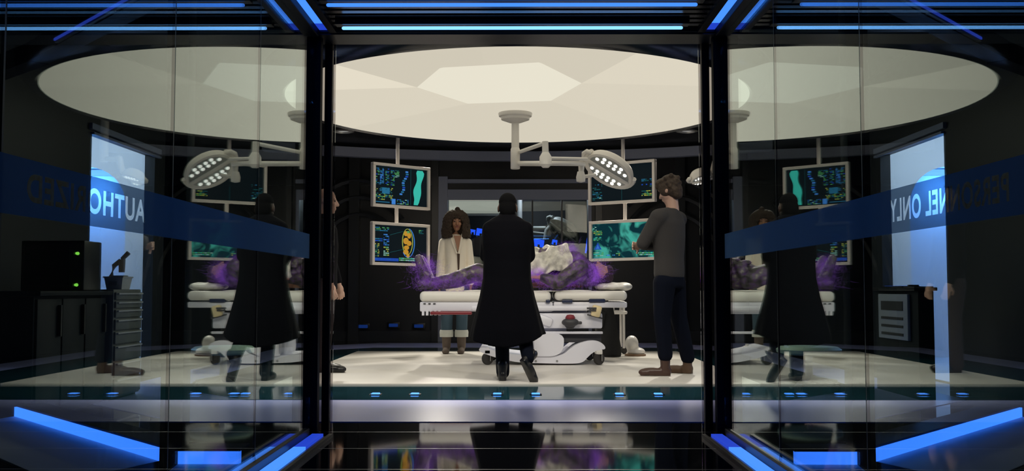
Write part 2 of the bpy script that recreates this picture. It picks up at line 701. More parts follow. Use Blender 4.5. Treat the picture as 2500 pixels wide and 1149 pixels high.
# desk and small blue lit screens in the rear room
t = thing('rear_desk', 'grey desk behind the back window', 'desk', (0.3, 17.9, 0))
build('top', MB().bx(-1.5, 1.9, 17.6, 18.3, 0.98, 1.02, 0.01), gmetal, t)
for x in (-1.4, 1.8):
    build('leg', MB().bx(x - 0.04, x + 0.04, 17.65, 18.25, 0, 0.98), gmetal, t, False)
for i, (a, b, d0) in enumerate((((1148, 572), (1160, 560), 17.9), ((1163, 575), (1184, 558), 17.8), ((1302, 602), (1328, 584), 17.7), ((1348, 597), (1360, 585), 17.9), ((1431, 618), (1438, 578), 17.6))):
    q0, q1 = P(a[0], a[1], d0), P(b[0], b[1], d0)
    lab = ['small blue lit display beside the curly hair, the nearer to it', 'blue lit display between the curly hair and the man in the long coat',
           'bright blue display just right of the long coat', 'small pale blue display below the grey rear lamp', 'narrow upright blue display against the lower right monitor'][i]
    t = thing('desk_display', lab, 'display', (q0.x, d0, 1.02), 'blue displays in the rear room')
    build('screen', MB().box(((q0.x + q1.x) / 2, d0, (q0.z + q1.z) / 2), (q1.x - q0.x, 0.03, q1.z - q0.z), rotm(0, 0.15, 0.2)), emis('rear_blue_screen', (0.02, 0.1, 1.0), 1.1), t, False)
    build('stand', MB().bx((q0.x + q1.x) / 2 - 0.02, (q0.x + q1.x) / 2 + 0.02, d0 - 0.02, d0 + 0.04, 1.02, q0.z + 0.04), dgrey, t, False)

# ------------------------------------------------------------------ luminous ceiling
t = thing('ceiling_light', 'huge round luminous cream ceiling light over the white platform', 'ceiling light', (CEN.x, CEN.y, CEN.z))
RC, KX = 2.5, 0.915         # depth radius, and the width against it
rim = MB()
N = 96
prof = [(RC, 0.0), (RC + 0.03, -0.02), (RC + 0.1, 0.0), (RC + 0.2, 0.1), (RC + 0.22, 0.22), (RC, 0.26), (RC - 0.02, 0.22)]
rings = []
for r, z in prof + [prof[0]]:
    rings.append([V((CEN.x + r * KX * math.cos(2 * PI * j / N), CEN.y + r * math.sin(2 * PI * j / N), CEN.z + z)) for j in range(N)])
rim.rings(rings, close=False)
build('rim', rim, mat('dark_rim_gloss', (0.02, 0.024, 0.034), 0.18), t)
build('backing', MB().revolve([(RC, 0.24), (RC, 0.26)], CEN, Matrix.Diagonal((KX, 1, 1)), 64), black, t)
# hexagon and facets: flat backlit membrane panels, facet shading put into each panel's emission


def onceil(px, py, z):
    r = _RM @ V(((px - 1250) / F_PX, (574.5 - py) / F_PX, -1))
    k = (z - CAMH) / r.z
    return V((r.x * k, r.y * k, z))


hexp = [onceil(x, y, CEN.z + 0.02) for x, y in ((1420, 203), (1318, 152), (1075, 165), (1018, 213), (1142, 253), (1345, 246))]


def rimhit(p, q):
    """angle on the rim where the line from p through q leaves the disc"""
    d = q - p
    o0 = p - CEN
    dx, ox = d.x / KX, o0.x / KX
    a_, b_, c_ = dx ** 2 + d.y ** 2, 2 * (ox * dx + o0.y * d.y), ox ** 2 + o0.y ** 2 - RC ** 2
    k = (-b_ + math.sqrt(b_ * b_ - 4 * a_ * c_)) / (2 * a_)
    return math.atan2(o0.y + d.y * k, ox + dx * k)


HZ = CEN.z + 0.02
hR, hNR, hNL, hL, hFL, hFR = hexp
hT = hNR.lerp(hNL, 0.55)
rayR1, rayR2 = rimhit(hR, onceil(1540, 132, HZ)), rimhit(hR, onceil(1722, 206, HZ))
rayBR, rayBL = rimhit(hFR, onceil(1500, 300, HZ)), rimhit(hFL, onceil(900, 300, HZ))
rayL2, rayL1 = rimhit(hL, onceil(820, 216, HZ)), rimhit(hL, onceil(820, 152, HZ))
rayT = rimhit(hT, onceil(1172, 108, HZ))
emhex = emis('ceiling_hexagon', (0.80, 0.755, 0.62), 1.0)
build('hexagon_panel', MB().rings([[p.copy() for p in hexp], [p + V((0, 0, 0.02)) for p in hexp]]), emhex, t, False)
for i, (chain, a0, a1, kk) in enumerate((([hT, hNR, hR], rayT, rayR1, 0.86), ([hR, hR + V((0, 1e-4, 0))], rayR1, rayR2, 0.97), ([hR, hFR], rayR2, rayBR, 0.93), ([hFR, hFL], rayBR, rayBL, 0.9),
                                         ([hFL, hL], rayBL, rayL2, 0.94), ([hL, hL + V((0, -1e-4, 0))], rayL2, rayL1, 1.05), ([hL, hNL, hT], rayL1, rayT, 0.85))):
    while a1 < a0:
        a1 += 2 * PI
    ns = 24
    lens_ = [(q_ - p_).length for p_, q_ in zip(chain, chain[1:])]
    tot = sum(lens_)
    inner, outer = [], []
    for k in range(ns + 1):
        f = k / ns * tot
        j = 0
        while j < len(lens_) - 1 and f > lens_[j]:
            f -= lens_[j]
            j += 1
        inner.append(chain[j].lerp(chain[j + 1], min(1, f / max(lens_[j], 1e-9))))
        a = a0 + (a1 - a0) * k / ns
        outer.append(V((CEN.x + RC * KX * math.cos(a), CEN.y + RC * math.sin(a), CEN.z)))
    vs, fs = [], []
    nr = 6
    for r in range(nr + 1):
        for k in range(ns + 1):
            vs.append(inner[k].lerp(outer[k], r / nr))
    for r in range(nr):
        for k in range(ns):
            b = r * (ns + 1) + k
            fs.append((b, b + ns + 1, b + ns + 2, b + 1))
    build('membrane_panel', MB().add(vs, fs), emis('ceiling_membrane_%d' % i, (0.735 * kk, 0.675 * kk, 0.545 * kk), 1.0), t)

for i, (x, y) in enumerate(DL):
    lab = ['rear row, far left', 'rear row, far right', 'rear row, right of centre', 'rear row, left of centre',
           'added fill front row, left', 'added fill front row, middle', 'added fill front row, right'][i]
    t = thing('ceiling_downlight', 'small round downlight outside the glowing disc, ' + lab, 'downlight', (x, y, 2.95), 'recessed downlights around the ceiling disc')
    build('trim_ring', MB().revolve([(0.14, 0), (0.15, -0.02), (0.11, -0.03), (0.1, 0)], (x, y, 2.95), None, 24), gmetal, t)
    build('lens', MB().revolve([(0.1, -0.006), (0.1, -0.002)], (x, y, 2.95), None, 24), emis('downlight_lens', (0.9, 0.9, 0.85), 0.4), t)

# ------------------------------------------------------------------ corridor frame, glass and light strips
for s, nm in ((-1, 'trim_10'), (1, 'trim_11')):
    mb = MB()
    mb.bx(s * 1.165, s * 1.1, DP + 0.07, DP + 0.13, 0, 2.3, 0.004)
    mb.bx(s * 1.25, s * 1.12, DP + 0.12, DP + 0.2, 0, 2.3)
    mb.bx(s * 1.107, s * 1.066, DP + 0.22, DP + 0.28, 0, 2.3, 0.003)
    mb.bx(s * 1.25, s * 1.066, DP + 0.07, DP + 0.28, HT + 0.02, 2.3)
    post = struct(nm, mb, navy)
    build('glass_slot', MB().bx(s * 1.125, s * 1.1, DP + 0.24, DP + 0.25, 0.0, HT + 0.02), slotglass, post, False)
    build('glass_edge', MB().bx(s * 1.066, s * 1.05, DP + 0.25, DP + 0.26, 0.0, HT + 0.02), slotglass, post, False)
mb = MB()
mb.bx(-1.2, 1.2, DP + 0.02, DP + 0.24, HT, 2.3)
mb.bx(-1.2, 1.2, DP, DP + 0.02, HT + 0.01, 2.25)
struct('trim_12', mb, black, smooth=False)
# lobby wall above the corridor roof, facing the room
struct('wall_front', MB().bx(-3.7, 3.7, DP + 0.24, DP + 0.3, 2.3, 3.0), wallm, smooth=False)
# corridor roof with fine cross ribs
mb = MB()
mb.bx(-1.25, 1.25, -1.2, DP + 0.02, 2.3, 2.36)
y = 0.0
while y < DP - 0.02:
    mb.bx(-1.0, 1.0, y, y + 0.05, 2.24, 2.3)
    y += 0.085
struct('ceiling_corridor', mb, ribm, smooth=False)
for s, nm in ((-1, 'trim_13'), (1, 'trim_14')):
    mb = MB()
    mb.bx(s * 1.2, s * 1.1, -1.2, DP, 2.2, 2.3, 0.004)      # head rail over the glass
    mb.bx(s * 1.04, s * 1.0, -1.2, DP, 2.22, 2.3)
    struct(nm, mb, navy, smooth=False)
    mb = MB()
    mb.bx(s * 1.2, s * 1.125, -1.2, DP, 0.0, 0.05, 0.004)     # sill
    mb.bx(s * 1.02, s * 1.0, -1.2, DP, 0.0, 0.02)
    struct('baseboard_' + ('left' if s < 0 else 'right'), mb, black, smooth=False)
    sd = 'left' if s < 0 else 'right'
    t = thing('ceiling_light_strip', 'blue light strip running along the top of the %s glass wall' % sd, 'light strip', (s * 1.07, 2.5, 2.24), 'long blue strips along the glass walls')
    build('diffuser', MB().bx(s * 1.095, s * 1.045, -1.2, DP - 0.14, 2.235, 2.25), led, t, False)
    build('dim_end', MB().bx(s * 1.095, s * 1.045, DP - 0.14, DP - 0.005, 2.235, 2.25), ledd, t, False)  # dimmer glowing end of the strip, its fade put into the emission
    build('channel', MB().bx(s * 1.1, s * 1.04, -1.2, DP - 0.005, 2.25, 2.27), black, t, False)
    t = thing('floor_light_strip', 'blue light strip running along the foot of the %s glass wall' % sd, 'light strip', (s * 1.07, 2.5, 0), 'long blue strips along the glass walls')
    build('diffuser', MB().bx(s * 1.11, s * 1.05, -1.2, DP - 0.45, 0.004, 0.02), led, t, False)
    build('dim_end', MB().bx(s * 1.11, s * 1.05, DP - 0.45, DP - 0.005, 0.004, 0.02), ledd, t, False)
    build('channel', MB().bx(s * 1.12, s * 1.04, -1.2, DP - 0.005, 0.0, 0.005), black, t, False)
    # glass panes
    ys = [-1.2, 0.0, 1.08, 2.16, 3.24, 4.32, DP + 0.07]
    for k in range(6):
        n = (k + 2) if s < 0 else (k + 8)
        pw = struct('window_%d' % n, MB().bx(s * A, s * (A + 0.006), ys[k] + 0.004, ys[k + 1] - 0.004, 0.05, 2.2), glass, smooth=False)
    mb = MB()
    for yy in ys[1:-1]:
        mb.bx(s * (A + 0.001), s * (A + 0.008), yy - 0.004, yy + 0.004, 0.05, 2.2)
    struct('trim_%d' % (15 if s < 0 else 16), mb, black, smooth=False)

for yy, lab, m_ in ((5.2, 'bright pale blue light tube across the corridor roof nearest the doorway', ledw), (4.77, 'blue light tube across the corridor roof, next one towards the viewer', led),
                    (3.6, 'added blue fill tube across the corridor roof, out of view overhead', emis('unseen_fill_led', (0.08, 0.3, 1.0), 14.0))):  # unseen overhead tube, made extra strong to light the film bands
    t = thing('cross_light_tube', lab, 'light tube', (0, yy, 2.25), 'blue tubes across the corridor roof')
    build('tube', MB().cap((-0.93, yy, 2.198), 0.009, (0.88, yy, 2.198), 0.009), m_, t)
    build('channel', MB().bx(-0.97, 0.92, yy - 0.03, yy + 0.03, 2.212, 2.24), black, t, False)


def film_band(s, text, y_from, y_to, label):
    z0, z1 = 0.966, 1.105
    cu = bpy.data.curves.new('t', 'FONT')
    cu.body = text
    cu.size = 0.098
    cu.space_character = 1.12

    ob = bpy.data.objects.new('t', cu)
    C.objects.link(ob)
    bpy.context.view_layer.objects.active = ob
    for q in bpy.context.selected_objects:
        q.select_set(False)
    ob.select_set(True)
    bpy.ops.object.convert(target='CURVE')
    ob = bpy.context.view_layer.objects.active
    cu = ob.data
    xs = [p.co.x for sp in cu.splines for p in (sp.bezier_points if sp.type == 'BEZIER' else sp.points)]
    zs = [p.co.y for sp in cu.splines for p in (sp.bezier_points if sp.type == 'BEZIER' else sp.points)]
    wd = abs(y_to - y_from)
    kx = wd / (max(xs) - min(xs))
    kz = 0.064 / (max(zs) - min(zs))
    zc = 1.037
    off0 = (DP - y_from) if s < 0 else (y_from - 0.02)
    tot = DP - 0.02
    x0 = min(xs) - off0 / kx
    x1 = x0 + tot / kx
    yb = min(zs)
    sp = cu.splines.new('POLY')
    sp.points.add(3)
    lo, hi = yb + (z0 - (zc - 0.032)) / kz, yb + (z1 - (zc - 0.032)) / kz
    for q, (a, b) in zip(sp.points, ((x0, lo), (x1, lo), (x1, hi), (x0, hi))):
        q.co = (a, b, 0, 1)
    sp.use_cyclic_u = True
    cu.dimensions = '2D'
    cu.fill_mode = 'BOTH'
    cu.extrude = 0.0
    cu.offset = -0.0028
    dg = bpy.context.evaluated_depsgraph_get()
    dg.update()
    me = bpy.data.meshes.new_from_object(ob.evaluated_get(dg))
    xm = min(xs)
    for v in me.vertices:
        u, h = (v.co.x - xm) * kx, (v.co.y - yb) * kz + (zc - 0.032)
        v.co = V((s * (A - 0.003), y_from - u if s < 0 else y_from + u, h))
    me.materials.clear()
    bpy.data.objects.remove(ob)
    me.name = 'lettered_film_band'
    return tag(link('lettered_film_band', me, film, None, False), label, 'sign')


film_band(-1, 'AUTHORIZED', 2.99, 2.27, 'blue frosted band across the left glass wall with reversed lettering')
film_band(1, 'PERSONNEL ONLY', 2.27, 2.99, 'blue frosted band across the right glass wall with reversed lettering')

# lit plinth and head beam of the angled lobby outside the glass, on both sides
for s in (-1, 1):
    sd = 'left' if s < 0 else 'right'
    a, b, c = V((s * 3.0, 5.9, 0)), V((s * 1.58, 4.375, 0)), V((s * 1.47, 4.3, 0))
    d, e = V((s * 1.2, 4.3, 0)), V((s * 1.52, 4.34, 0))

    def slab(mb, p, q, z0, z1, th):
        n = V((-(q - p).y, (q - p).x, 0)).normalized()
        if n.y < 0:
            n = -n
        mb.prism([(p.x, p.y), (q.x, q.y), (q.x + n.x * th, q.y + n.y * th), (p.x + n.x * th, p.y + n.y * th)], z0, z1)
        return mb
    def ramp(mb, p, q, n, wd):
        up = V((0, 0, 0.045))
        o1, o2 = p + n * wd, q + n * wd
        lo = V((0, 0, 0.0005))
        return mb.add([p + up, q + up, o2 + V((0, 0, 0.004)), o1 + V((0, 0, 0.004)), p + lo, q + lo, o2 + lo, o1 + lo],
                      [(0, 1, 2, 3), (4, 7, 6, 5), (0, 4, 5, 1), (2, 6, 7, 3), (0, 3, 7, 4), (1, 5, 6, 2)])
    t = thing('plinth_light', 'wide blue glowing step light slanting outward behind the %s glass wall' % sd, 'step light', a, 'blue step lights around the lobby')
    build('diffuser', slab(MB(), a, b, 0.045, 0.1, 0.02), riser, t, False)
    n_ = V(((b - a).y, -(b - a).x, 0)).normalized()
    n_ = n_ if n_.y < 0 else -n_
    build('glow_apron', ramp(MB(), a, b, n_, 0.42), glow_apronm, t, False)  # sloped plate added to catch the riser's glow and show it fading
    build('step_cap', slab(MB(), a + V((0, 0.02, 0)), b + V((0, 0.02, 0)), 0.1, 0.11, 0.16), navy, t, False)
    t = thing('plinth_light', 'short blue glowing step light facing the viewer behind the %s glass wall' % sd, 'step light', c, 'blue step lights around the lobby')
    build('diffuser', slab(MB(), c, d, 0.045, 0.1, 0.02), riser, t, False)
    build('glow_apron', ramp(MB(), c, d, V((0, -1, 0)), 0.42), glow_apronm, t, False)
    build('step_cap', slab(MB(), c, d, 0.1, 0.11, 0.16), navy, t, False)
    mb = MB()
    mb.box((e.x, e.y + 0.06, 1.15), (0.1, 0.1, 2.3), None, 0.004)
    struct('trim_%d' % (17 if s < 0 else 18), mb, navy)
    mb = slab(MB(), a + V((0, 0.05, 0)), b + V((0, 0.05, 0)), 2.2, 2.32, 0.12)
    slab(mb, a + V((s * 0.6, 0.6, 0)), a + V((0, 0.06, 0)), 2.2, 2.32, 0.12)
    tb = struct('trim_%d' % (19 if s < 0 else 20), mb, navy)
    t = thing('beam_light_line', 'thin deep blue light line on the slanting beam above the %s glass wall' % sd, 'light line', a + V((0, 0, 2.2)), 'thin blue lines on the lobby beams')
    b1, b2 = V((s * 2.64, 5.52, 0)), V((s * 1.62, 4.42, 0))
    build('diffuser', slab(MB(), b1, b2, 2.215, 2.228, 0.02), emis('violet_line', (0.05, 0.1, 0.9), 0.4), t, False)
    build('channel', slab(MB(), b1 + V((0, 0.012, 0)), b2 + V((0, 0.012, 0)), 2.205, 2.245, 0.03), black, t, False)

# floor lights in the teal strip
fl = [(917, 963), (1013, 963), (1214, 962), (1308, 961), (1512, 961), (1607, 960)]
flx = [P(x, y, 7.47).x for x, y in fl] + [-2.05, -1.72, 1.72, 2.05]
labs = ['first from the left post', 'second from the left post', 'below the long coat, left', 'below the long coat, right',
        'second from the right post', 'first from the right post', 'outside the left glass, outer', 'outside the left glass, inner', 'outside the right glass, inner', 'outside the right glass, outer']
for x, lab in zip(flx, labs):
    t = thing('floor_light', 'small blue light set in the teal floor strip, ' + lab, 'floor light', (x, 7.47, 0.008), 'blue lights in the floor strip')
    build('lens', MB().box((x, 7.47, 0.014), (0.062, 0.06, 0.012), None, 0.005), floorled, t)
    build('bezel', MB().box((x, 7.47, 0.010), (0.09, 0.085, 0.006), None, 0.002), navy, t)
for i, (px, py) in enumerate(((880, 798), (955, 795), (1018, 797))):  # glowing boxes standing in for blue reflections, not real fittings
    q = P(px, py, 14.95)
    t = thing('wall_reflection', 'dim blue reflection low on the back wall, ' + ['nearest the left post', 'middle one of three', 'nearest the curly haired person'][i], 'wall light', (q.x, 15.2, q.z), 'dim blue reflections low on the back wall')
    build('lens', MB().box((q.x, 15.215, q.z), (0.14, 0.02, 0.05), None, 0.01), emis('dim_blue', (0.02, 0.09, 0.5), 0.2), t)
    build('bezel', MB().box((q.x, 15.228, q.z), (0.2, 0.012, 0.09), None, 0.004), black, t)

# ------------------------------------------------------------------ surgical lamps
lensm = emis('lamp_lens', (1.0, 0.97, 0.88), 1.3)
shellm = mat('lamp_shell', (0.82, 0.79, 0.73), 0.3)
lampgrey = mat('lamp_underside', (0.36, 0.38, 0.36), 0.35)


def lamp_head(t, c, Rm, r, shell, under, lens, lit=True):
    """tilted oval head: Rm's local -Z is the lit face"""
    def W(p):
        return Rm @ V(p) + V(c)
    b = MB()
    N_ = 36
    prof_ = [(0.02, 0.1), (0.4, 0.095), (0.72, 0.08), (0.93, 0.05), (1.0, 0.015), (0.99, -0.035), (0.9, -0.04)]
    rs = []
    for k, z in prof_:
        rs.append([W((r * k * math.cos(2 * PI * j / N_), r * 0.8 * k * math.sin(2 * PI * j / N_), z)) for j in range(N_)])
    b.rings(rs)
    hs = build('shell', b, shell, t, True, 50)
    b = MB()
    b.rings([[W((r * k * math.cos(2 * PI * j / N_), r * 0.8 * k * math.sin(2 * PI * j / N_), z)) for j in range(N_)] for k, z in ((0.9, -0.034), (0.86, -0.042), (0.02, -0.046))])
    build('face_plate', b, under, t, True, 50)
    b = MB()
    b.box(W((0, 0, -0.052)), (r * 1.86, r * 0.15, 0.03), Rm, 0.012)
    build('centre_bar', b, shell, t)
    b = MB()
    b.tube([W((r * 1.03 * math.cos(a_), r * 0.84 * math.sin(a_), 0.01)) for a_ in [math.radians(-12 + 215 * k / 22) for k in range(23)]], [r * (0.1 + 0.07 * math.sin(PI * k / 22)) for k in range(23)], 10)
    build('rim_band', b, shell, t)
    cells = []
    for iy in (-0.52, -0.32, 0.32, 0.52):
        for ix in range(6):
            x = -0.62 + 0.248 * ix
            if (x / 0.86) ** 2 + (iy * 1.25 / 0.86) ** 2 < 0.95:
                cells.append((x * r, iy * r))
    for x, y_ in cells:
        b = MB().revolve([(r * 0.075, -0.05), (r * 0.08, -0.044), (r * 0.08, -0.042)], W((0, 0, 0)) + Rm @ V((x, y_, 0)), Rm, 12)
        build('lens', b, lens, t)
    # grab hoop at the arm side, open in the middle
    b = MB()
    pts = [W((-r * 0.92, -r * 0.3, -0.005)), W((-r * 1.13, -r * 0.22, 0.0)), W((-r * 1.2, 0, 0.0)), W((-r * 1.13, r * 0.22, 0.0)), W((-r * 0.92, r * 0.3, -0.005))]
    b.tube(pts, 0.022, 10)
    build('grab_hoop', b, shell, t)
    return t


DLMP = 10.4
plate = P(1258, 288, DLMP)
t = thing('surgical_lamp', 'white ceiling surgical lamp with jointed arm over the treatment bed', 'surgical lamp', (plate.x, DLMP, CEN.z))
zc_ = CEN.z + 0.03
build('ceiling_plate', MB().revolve([(0.03, zc_), (0.175, zc_), (0.182, zc_ - 0.02), (0.175, zc_ - 0.05), (0.155, zc_ - 0.06), (0.15, zc_ - 0.085), (0.07, zc_ - 0.115), (0.045, zc_ - 0.12), (0.02, zc_ - 0.12)], (plate.x, DLMP, 0), None, 32), shellm, t)
zb_ = P(1258, 411, DLMP).z
build('post', MB().cyl((plate.x, DLMP, zb_), (plate.x, DLMP, zc_ - 0.1), 0.043, 0.04, 20).revolve([(0.045, zb_ - 0.006), (0.05, zb_ + 0.0), (0.05, zb_ + 0.2), (0.043, zb_ + 0.22)], (plate.x, DLMP, 0), None, 20), shellm, t)
DE, DH_ = 9.55, 10.35      # distance of the elbow and of the head
j1 = P(1332, 386, DE)
j1t = P(1331, 345, DE)
pa = P(1266, 399, DLMP)
build('lower_arm', MB().cap(pa, 0.027, P(1335, 399, DE), 0.027), shellm, t)
build('brace_arm', MB().cap(P(1268, 371, DLMP), 0.02, P(1328, 350, DE), 0.02), shellm, t)
build('elbow_joint', MB().cyl(j1t, j1, 0.03, 0.034, 16).revolve([(0.03, -0.085), (0.06, -0.055), (0.06, 0.02), (0.034, 0.065)], P(1332, 388, DE), None, 20), shellm, t)
b = MB()
b.cap(P(1340, 386, DE), 0.016, P(1432, 388, DH_ - 0.1), 0.018)
b.cap(P(1338, 398, DE), 0.026, P(1424, 399, DH_ - 0.1), 0.028)
build('spring_arm', b, shellm, t)
b = MB()
b.cap(P(1420, 398, DH_ - 0.1), 0.036, P(1419, 418, DH_ - 0.1), 0.028)
b.revolve([(0.01, -0.075), (0.045, -0.065), (0.05, -0.02), (0.035, 0.04)], P(1418, 428, DH_ - 0.1), None, 18)
b.cap(P(1420, 432, DH_ - 0.1), 0.022, P(1452, 427, DH_ - 0.1), 0.018)
build('yoke', b, shellm, t)
hc = P(1489, 412, DH_)
Rh = rotm(0, math.radians(31), 0) @ rotm(math.radians(-30), 0, 0)
lamp_head(t, hc, Rh, 0.27, shellm, lampgrey, lensm)

# second ceiling lamp, mostly behind the right post
q = P(1722, 300, 11.3)
t = thing('surgical_lamp', 'white surgical lamp half hidden behind the right doorway post', 'surgical lamp', (2.5, 11.3, 2.95))
build('ceiling_plate', MB().revolve([(0.05, 2.95), (0.17, 2.95), (0.17, 2.9), (0.06, 2.86)], (2.5, 11.3, 0), None, 28), shellm, t)
zz = P(1710, 395, 11.3).z
build('post', MB().cyl((2.5, 11.3, zz), (2.5, 11.3, 2.88), 0.045, 0.045, 18), shellm, t)
build('spring_arm', MB().cap((2.5, 11.3, zz + 0.04), 0.03, (2.28, 11.2, zz + 0.02), 0.03), shellm, t)
build('yoke', MB().cap((2.28, 11.2, zz + 0.03), 0.035, (2.24, 11.18, zz - 0.12), 0.035), shellm, t)
lamp_head(t, P(1712, 432, 11.15), rotm(0, math.radians(-14), 0) @ rotm(math.radians(-24), 0, 0), 0.13, shellm, lampgrey, lensm)

# unlit grey lamp in the rear room
q = P(1268, 520, 17.0)
polegrey = mat('grey_pole_paint', (0.3, 0.3, 0.3), 0.5)
greysh = mat('grey_lamp_shell', (0.42, 0.43, 0.4), 0.4)
t = thing('surgical_lamp', 'unlit grey surgical lamp in the rear room, left of the right hand monitors', 'surgical lamp', (q.x, 17.0, 2.95))
zz = P(1268, 556, 17).z
build('post', MB().cyl((q.x, 17.0, zz - 0.06), (q.x, 17.0, 2.95), 0.05, 0.05, 16), polegrey, t)
build('spring_arm', MB().cap((q.x, 17, zz), 0.03, P(1330, 556, 16.8), 0.03).cap((q.x, 17, zz - 0.05), 0.02, P(1330, 570, 16.8), 0.02), greysh, t)
build('yoke', MB().tube([P(1330, 585, 16.7), P(1334, 562, 16.7), P(1346, 548, 16.7), P(1360, 546, 16.7)], 0.035, 10), greysh, t)
build('ceiling_plate', MB().revolve([(0.05, 2.95), (0.15, 2.95), (0.15, 2.91), (0.06, 2.88)], (q.x, 17, 0), None, 24), wmetal, t)
lamp_head(t, P(1378, 562, 16.6), rotm(0, math.radians(38), 0) @ rotm(math.radians(-30), 0, 0), 0.3, greysh, mat('grey_lamp_face', (0.25, 0.27, 0.25), 0.5), mat('unlit_lens', (0.4, 0.42, 0.4), 0.2))

# ------------------------------------------------------------------ hanging monitors
bez = mat('monitor_bezel', (0.84, 0.78, 0.73), 0.45)
scr = emis('screen_dark', (0.001, 0.005, 0.008), 1.0)
SG = dict(teal=emis('ui_teal', (0.04, 0.5, 0.4), 0.9), cyan=emis('ui_cyan', (0.02, 0.16, 0.3), 0.8), blue=emis('ui_blue', (0.01, 0.06, 0.4), 0.9),
          green=emis('ui_green', (0.1, 0.42, 0.14), 0.7), dim=emis('ui_dim_teal', (0.01, 0.09, 0.1), 0.8), orange=emis('ui_orange', (0.6, 0.3, 0.03), 0.8),
          yellow=emis('ui_lime', (0.4, 0.45, 0.08), 0.7), pale=emis('ui_pale', (0.3, 0.6, 0.5), 0.7), sky=emis('ui_sky', (0.05, 0.22, 0.65), 0.9))
SGN = list(SG)
SGM = [SG[k] for k in SGN]


def cloud_mat():
    m = bpy.data.materials.new('scan_image')
    m.use_nodes = True
    nt = m.node_tree
    b = nt.nodes['Principled BSDF']
    b.inputs['Base Color'].default_value = (0, 0, 0, 1)
    b.inputs['Specular IOR Level'].default_value = 0.08
    tc = nt.nodes.new('ShaderNodeTexCoord')
    n = nt.nodes.new('ShaderNodeTexNoise')
    n.inputs['Scale'].default_value = 4.6
    n.inputs['Detail'].default_value = 2.2
    n.inputs['Distortion'].default_value = 1.3
    cr = nt.nodes.new('ShaderNodeValToRGB')
    cr.color_ramp.elements[0].position = 0.47
    cr.color_ramp.elements[1].position = 0.66
    cr.color_ramp.elements[0].color = (0.002, 0.025, 0.035, 1)
    cr.color_ramp.elements[1].color = (0.05, 0.36, 0.29, 1)
    nt.links.new(tc.outputs['Object'], n.inputs['Vector'])
    nt.links.new(n.outputs['Fac'], cr.inputs['Fac'])
    nt.links.new(cr.outputs['Color'], b.inputs['Emission Color'])
    b.inputs['Emission Strength'].default_value = 1.0
    return m


cloud = cloud_mat()


def monitor(t, tl, tr, bl, name_, graphics, scr_m=None):
    """frame from its three seen corners; graphics draws in 0..1 screen units"""
    ux = tr - tl
    W_ = ux.length
    ux.normalize()
    uz = V((0, 0, 1))
    H_ = (tl - bl).length
    nrm = ux.cross(uz).normalized()            # towards the viewer
    if nrm.y > 0:
        nrm = -nrm
    M = Matrix((ux, uz, nrm)).transposed()

    def W(u, v, k=0.0):
        return tl + ux * (u * W_) - uz * (v * H_) + nrm * k
    bz = 0.035
    b = MB()
    for (u0, u1, v0, v1) in ((0, W_, 0, bz), (0, W_, H_ - bz, H_), (0, bz, bz, H_ - bz), (W_ - bz, W_, bz, H_ - bz)):
        c = tl + ux * ((u0 + u1) / 2) - uz * ((v0 + v1) / 2)
        b.box(c, (u1 - u0, v1 - v0, 0.06), M, 0.004)
    b.box(W(0.5, 0.5, -0.03), (W_ * 0.99, H_ * 0.99, 0.02), M)
    fr = build(name_, b, bez, t)
    s0 = build('screen', MB().box(W(0.5, 0.5, -0.008), (W_ - 2 * bz, H_ - 2 * bz, 0.01), M), scr_m or scr, fr, False)
    g = MB()
    iw, ih = W_ - 2 * bz, H_ - 2 * bz

    def S(u, v):
        return tl + ux * (bz + u * iw) - uz * (bz + v * ih) + nrm * 0.002

    def rect(u0, v0, u1, v1, c):
        ps = [S(u0, v0), S(u0, v1), S(u1, v1), S(u1, v0)]
        g.rings([ps, [p - nrm * 0.003 for p in ps]], SGN.index(c))

    def poly(pts, c):
        ps = [S(u, v) for u, v in pts]
        g.rings([ps, [p - nrm * 0.003 for p in ps]], SGN.index(c))
    graphics(rect, poly)
    build('screen_graphics', g, SGM, fr, False)
    return fr


def rows(rect, u0, u1, v0, v1, n, cols_, rng, fill=0.6):
    for i in range(n):
        a = v0 + (v1 - v0) * i / n
        u = u0
        while u < u1 - 0.004:
            wd = rng.uniform(0.01, 0.04)
            if rng.random() < fill:
                rect(u, a, min(u + wd, u1), a + (v1 - v0) / n * 0.6, rng.choice(cols_))
            u += wd + 0.006


def g_up_left(rect, poly):
    r = random.Random(3)
    for u in (0.02, 0.1, 0.2, 0.3):
        rows(rect, u, u + 0.07, 0.06, 0.5, 14, ['cyan', 'blue', 'dim', 'green'] if u != 0.1 else ['blue', 'sky', 'cyan'], r, 0.75)
    rows(rect, 0.38, 0.46, 0.08, 0.28, 6, ['green', 'pale', 'dim'], r, 0.9)
    for k in range(11):
        u = 0.58 - 0.1 * k / 10 + 0.02 * math.sin(k)
        rect(u, 0.08 + 0.06 * k, u + 0.05, 0.12 + 0.06 * k, r.choice(['cyan', 'sky', 'blue']))
    rect(0.14, 0.56, 0.28, 0.72, 'cyan')
    rows(rect, 0.02, 0.34, 0.56, 0.9, 9, ['green', 'cyan', 'dim', 'yellow'], r, 0.5)
    rect(0.02, 0.93, 0.28, 0.95, 'cyan')
    rect(0.32, 0.84, 0.39, 0.98, 'sky')
    rows(rect, 0.42, 0.64, 0.84, 0.98, 4, ['cyan', 'green', 'pale', 'blue'], r, 0.7)
    pts_l, pts_r = [], []
    for k in range(15):
        f = k / 14
        cu_ = 0.86 - 0.085 * f ** 1.4 + 0.012 * math.sin(9 * f)
        hw = 0.062 + 0.014 * math.sin(11 * f + 1)
        if k in (0, 14):
            hw *= 0.7
        pts_l.append((cu_ - hw, 0.03 + 0.93 * f))
        pts_r.append((cu_ + hw, 0.03 + 0.93 * f))
    poly(pts_l + pts_r[::-1], 'teal')
    rect(0.68, 0.02, 0.684, 0.97, 'dim')


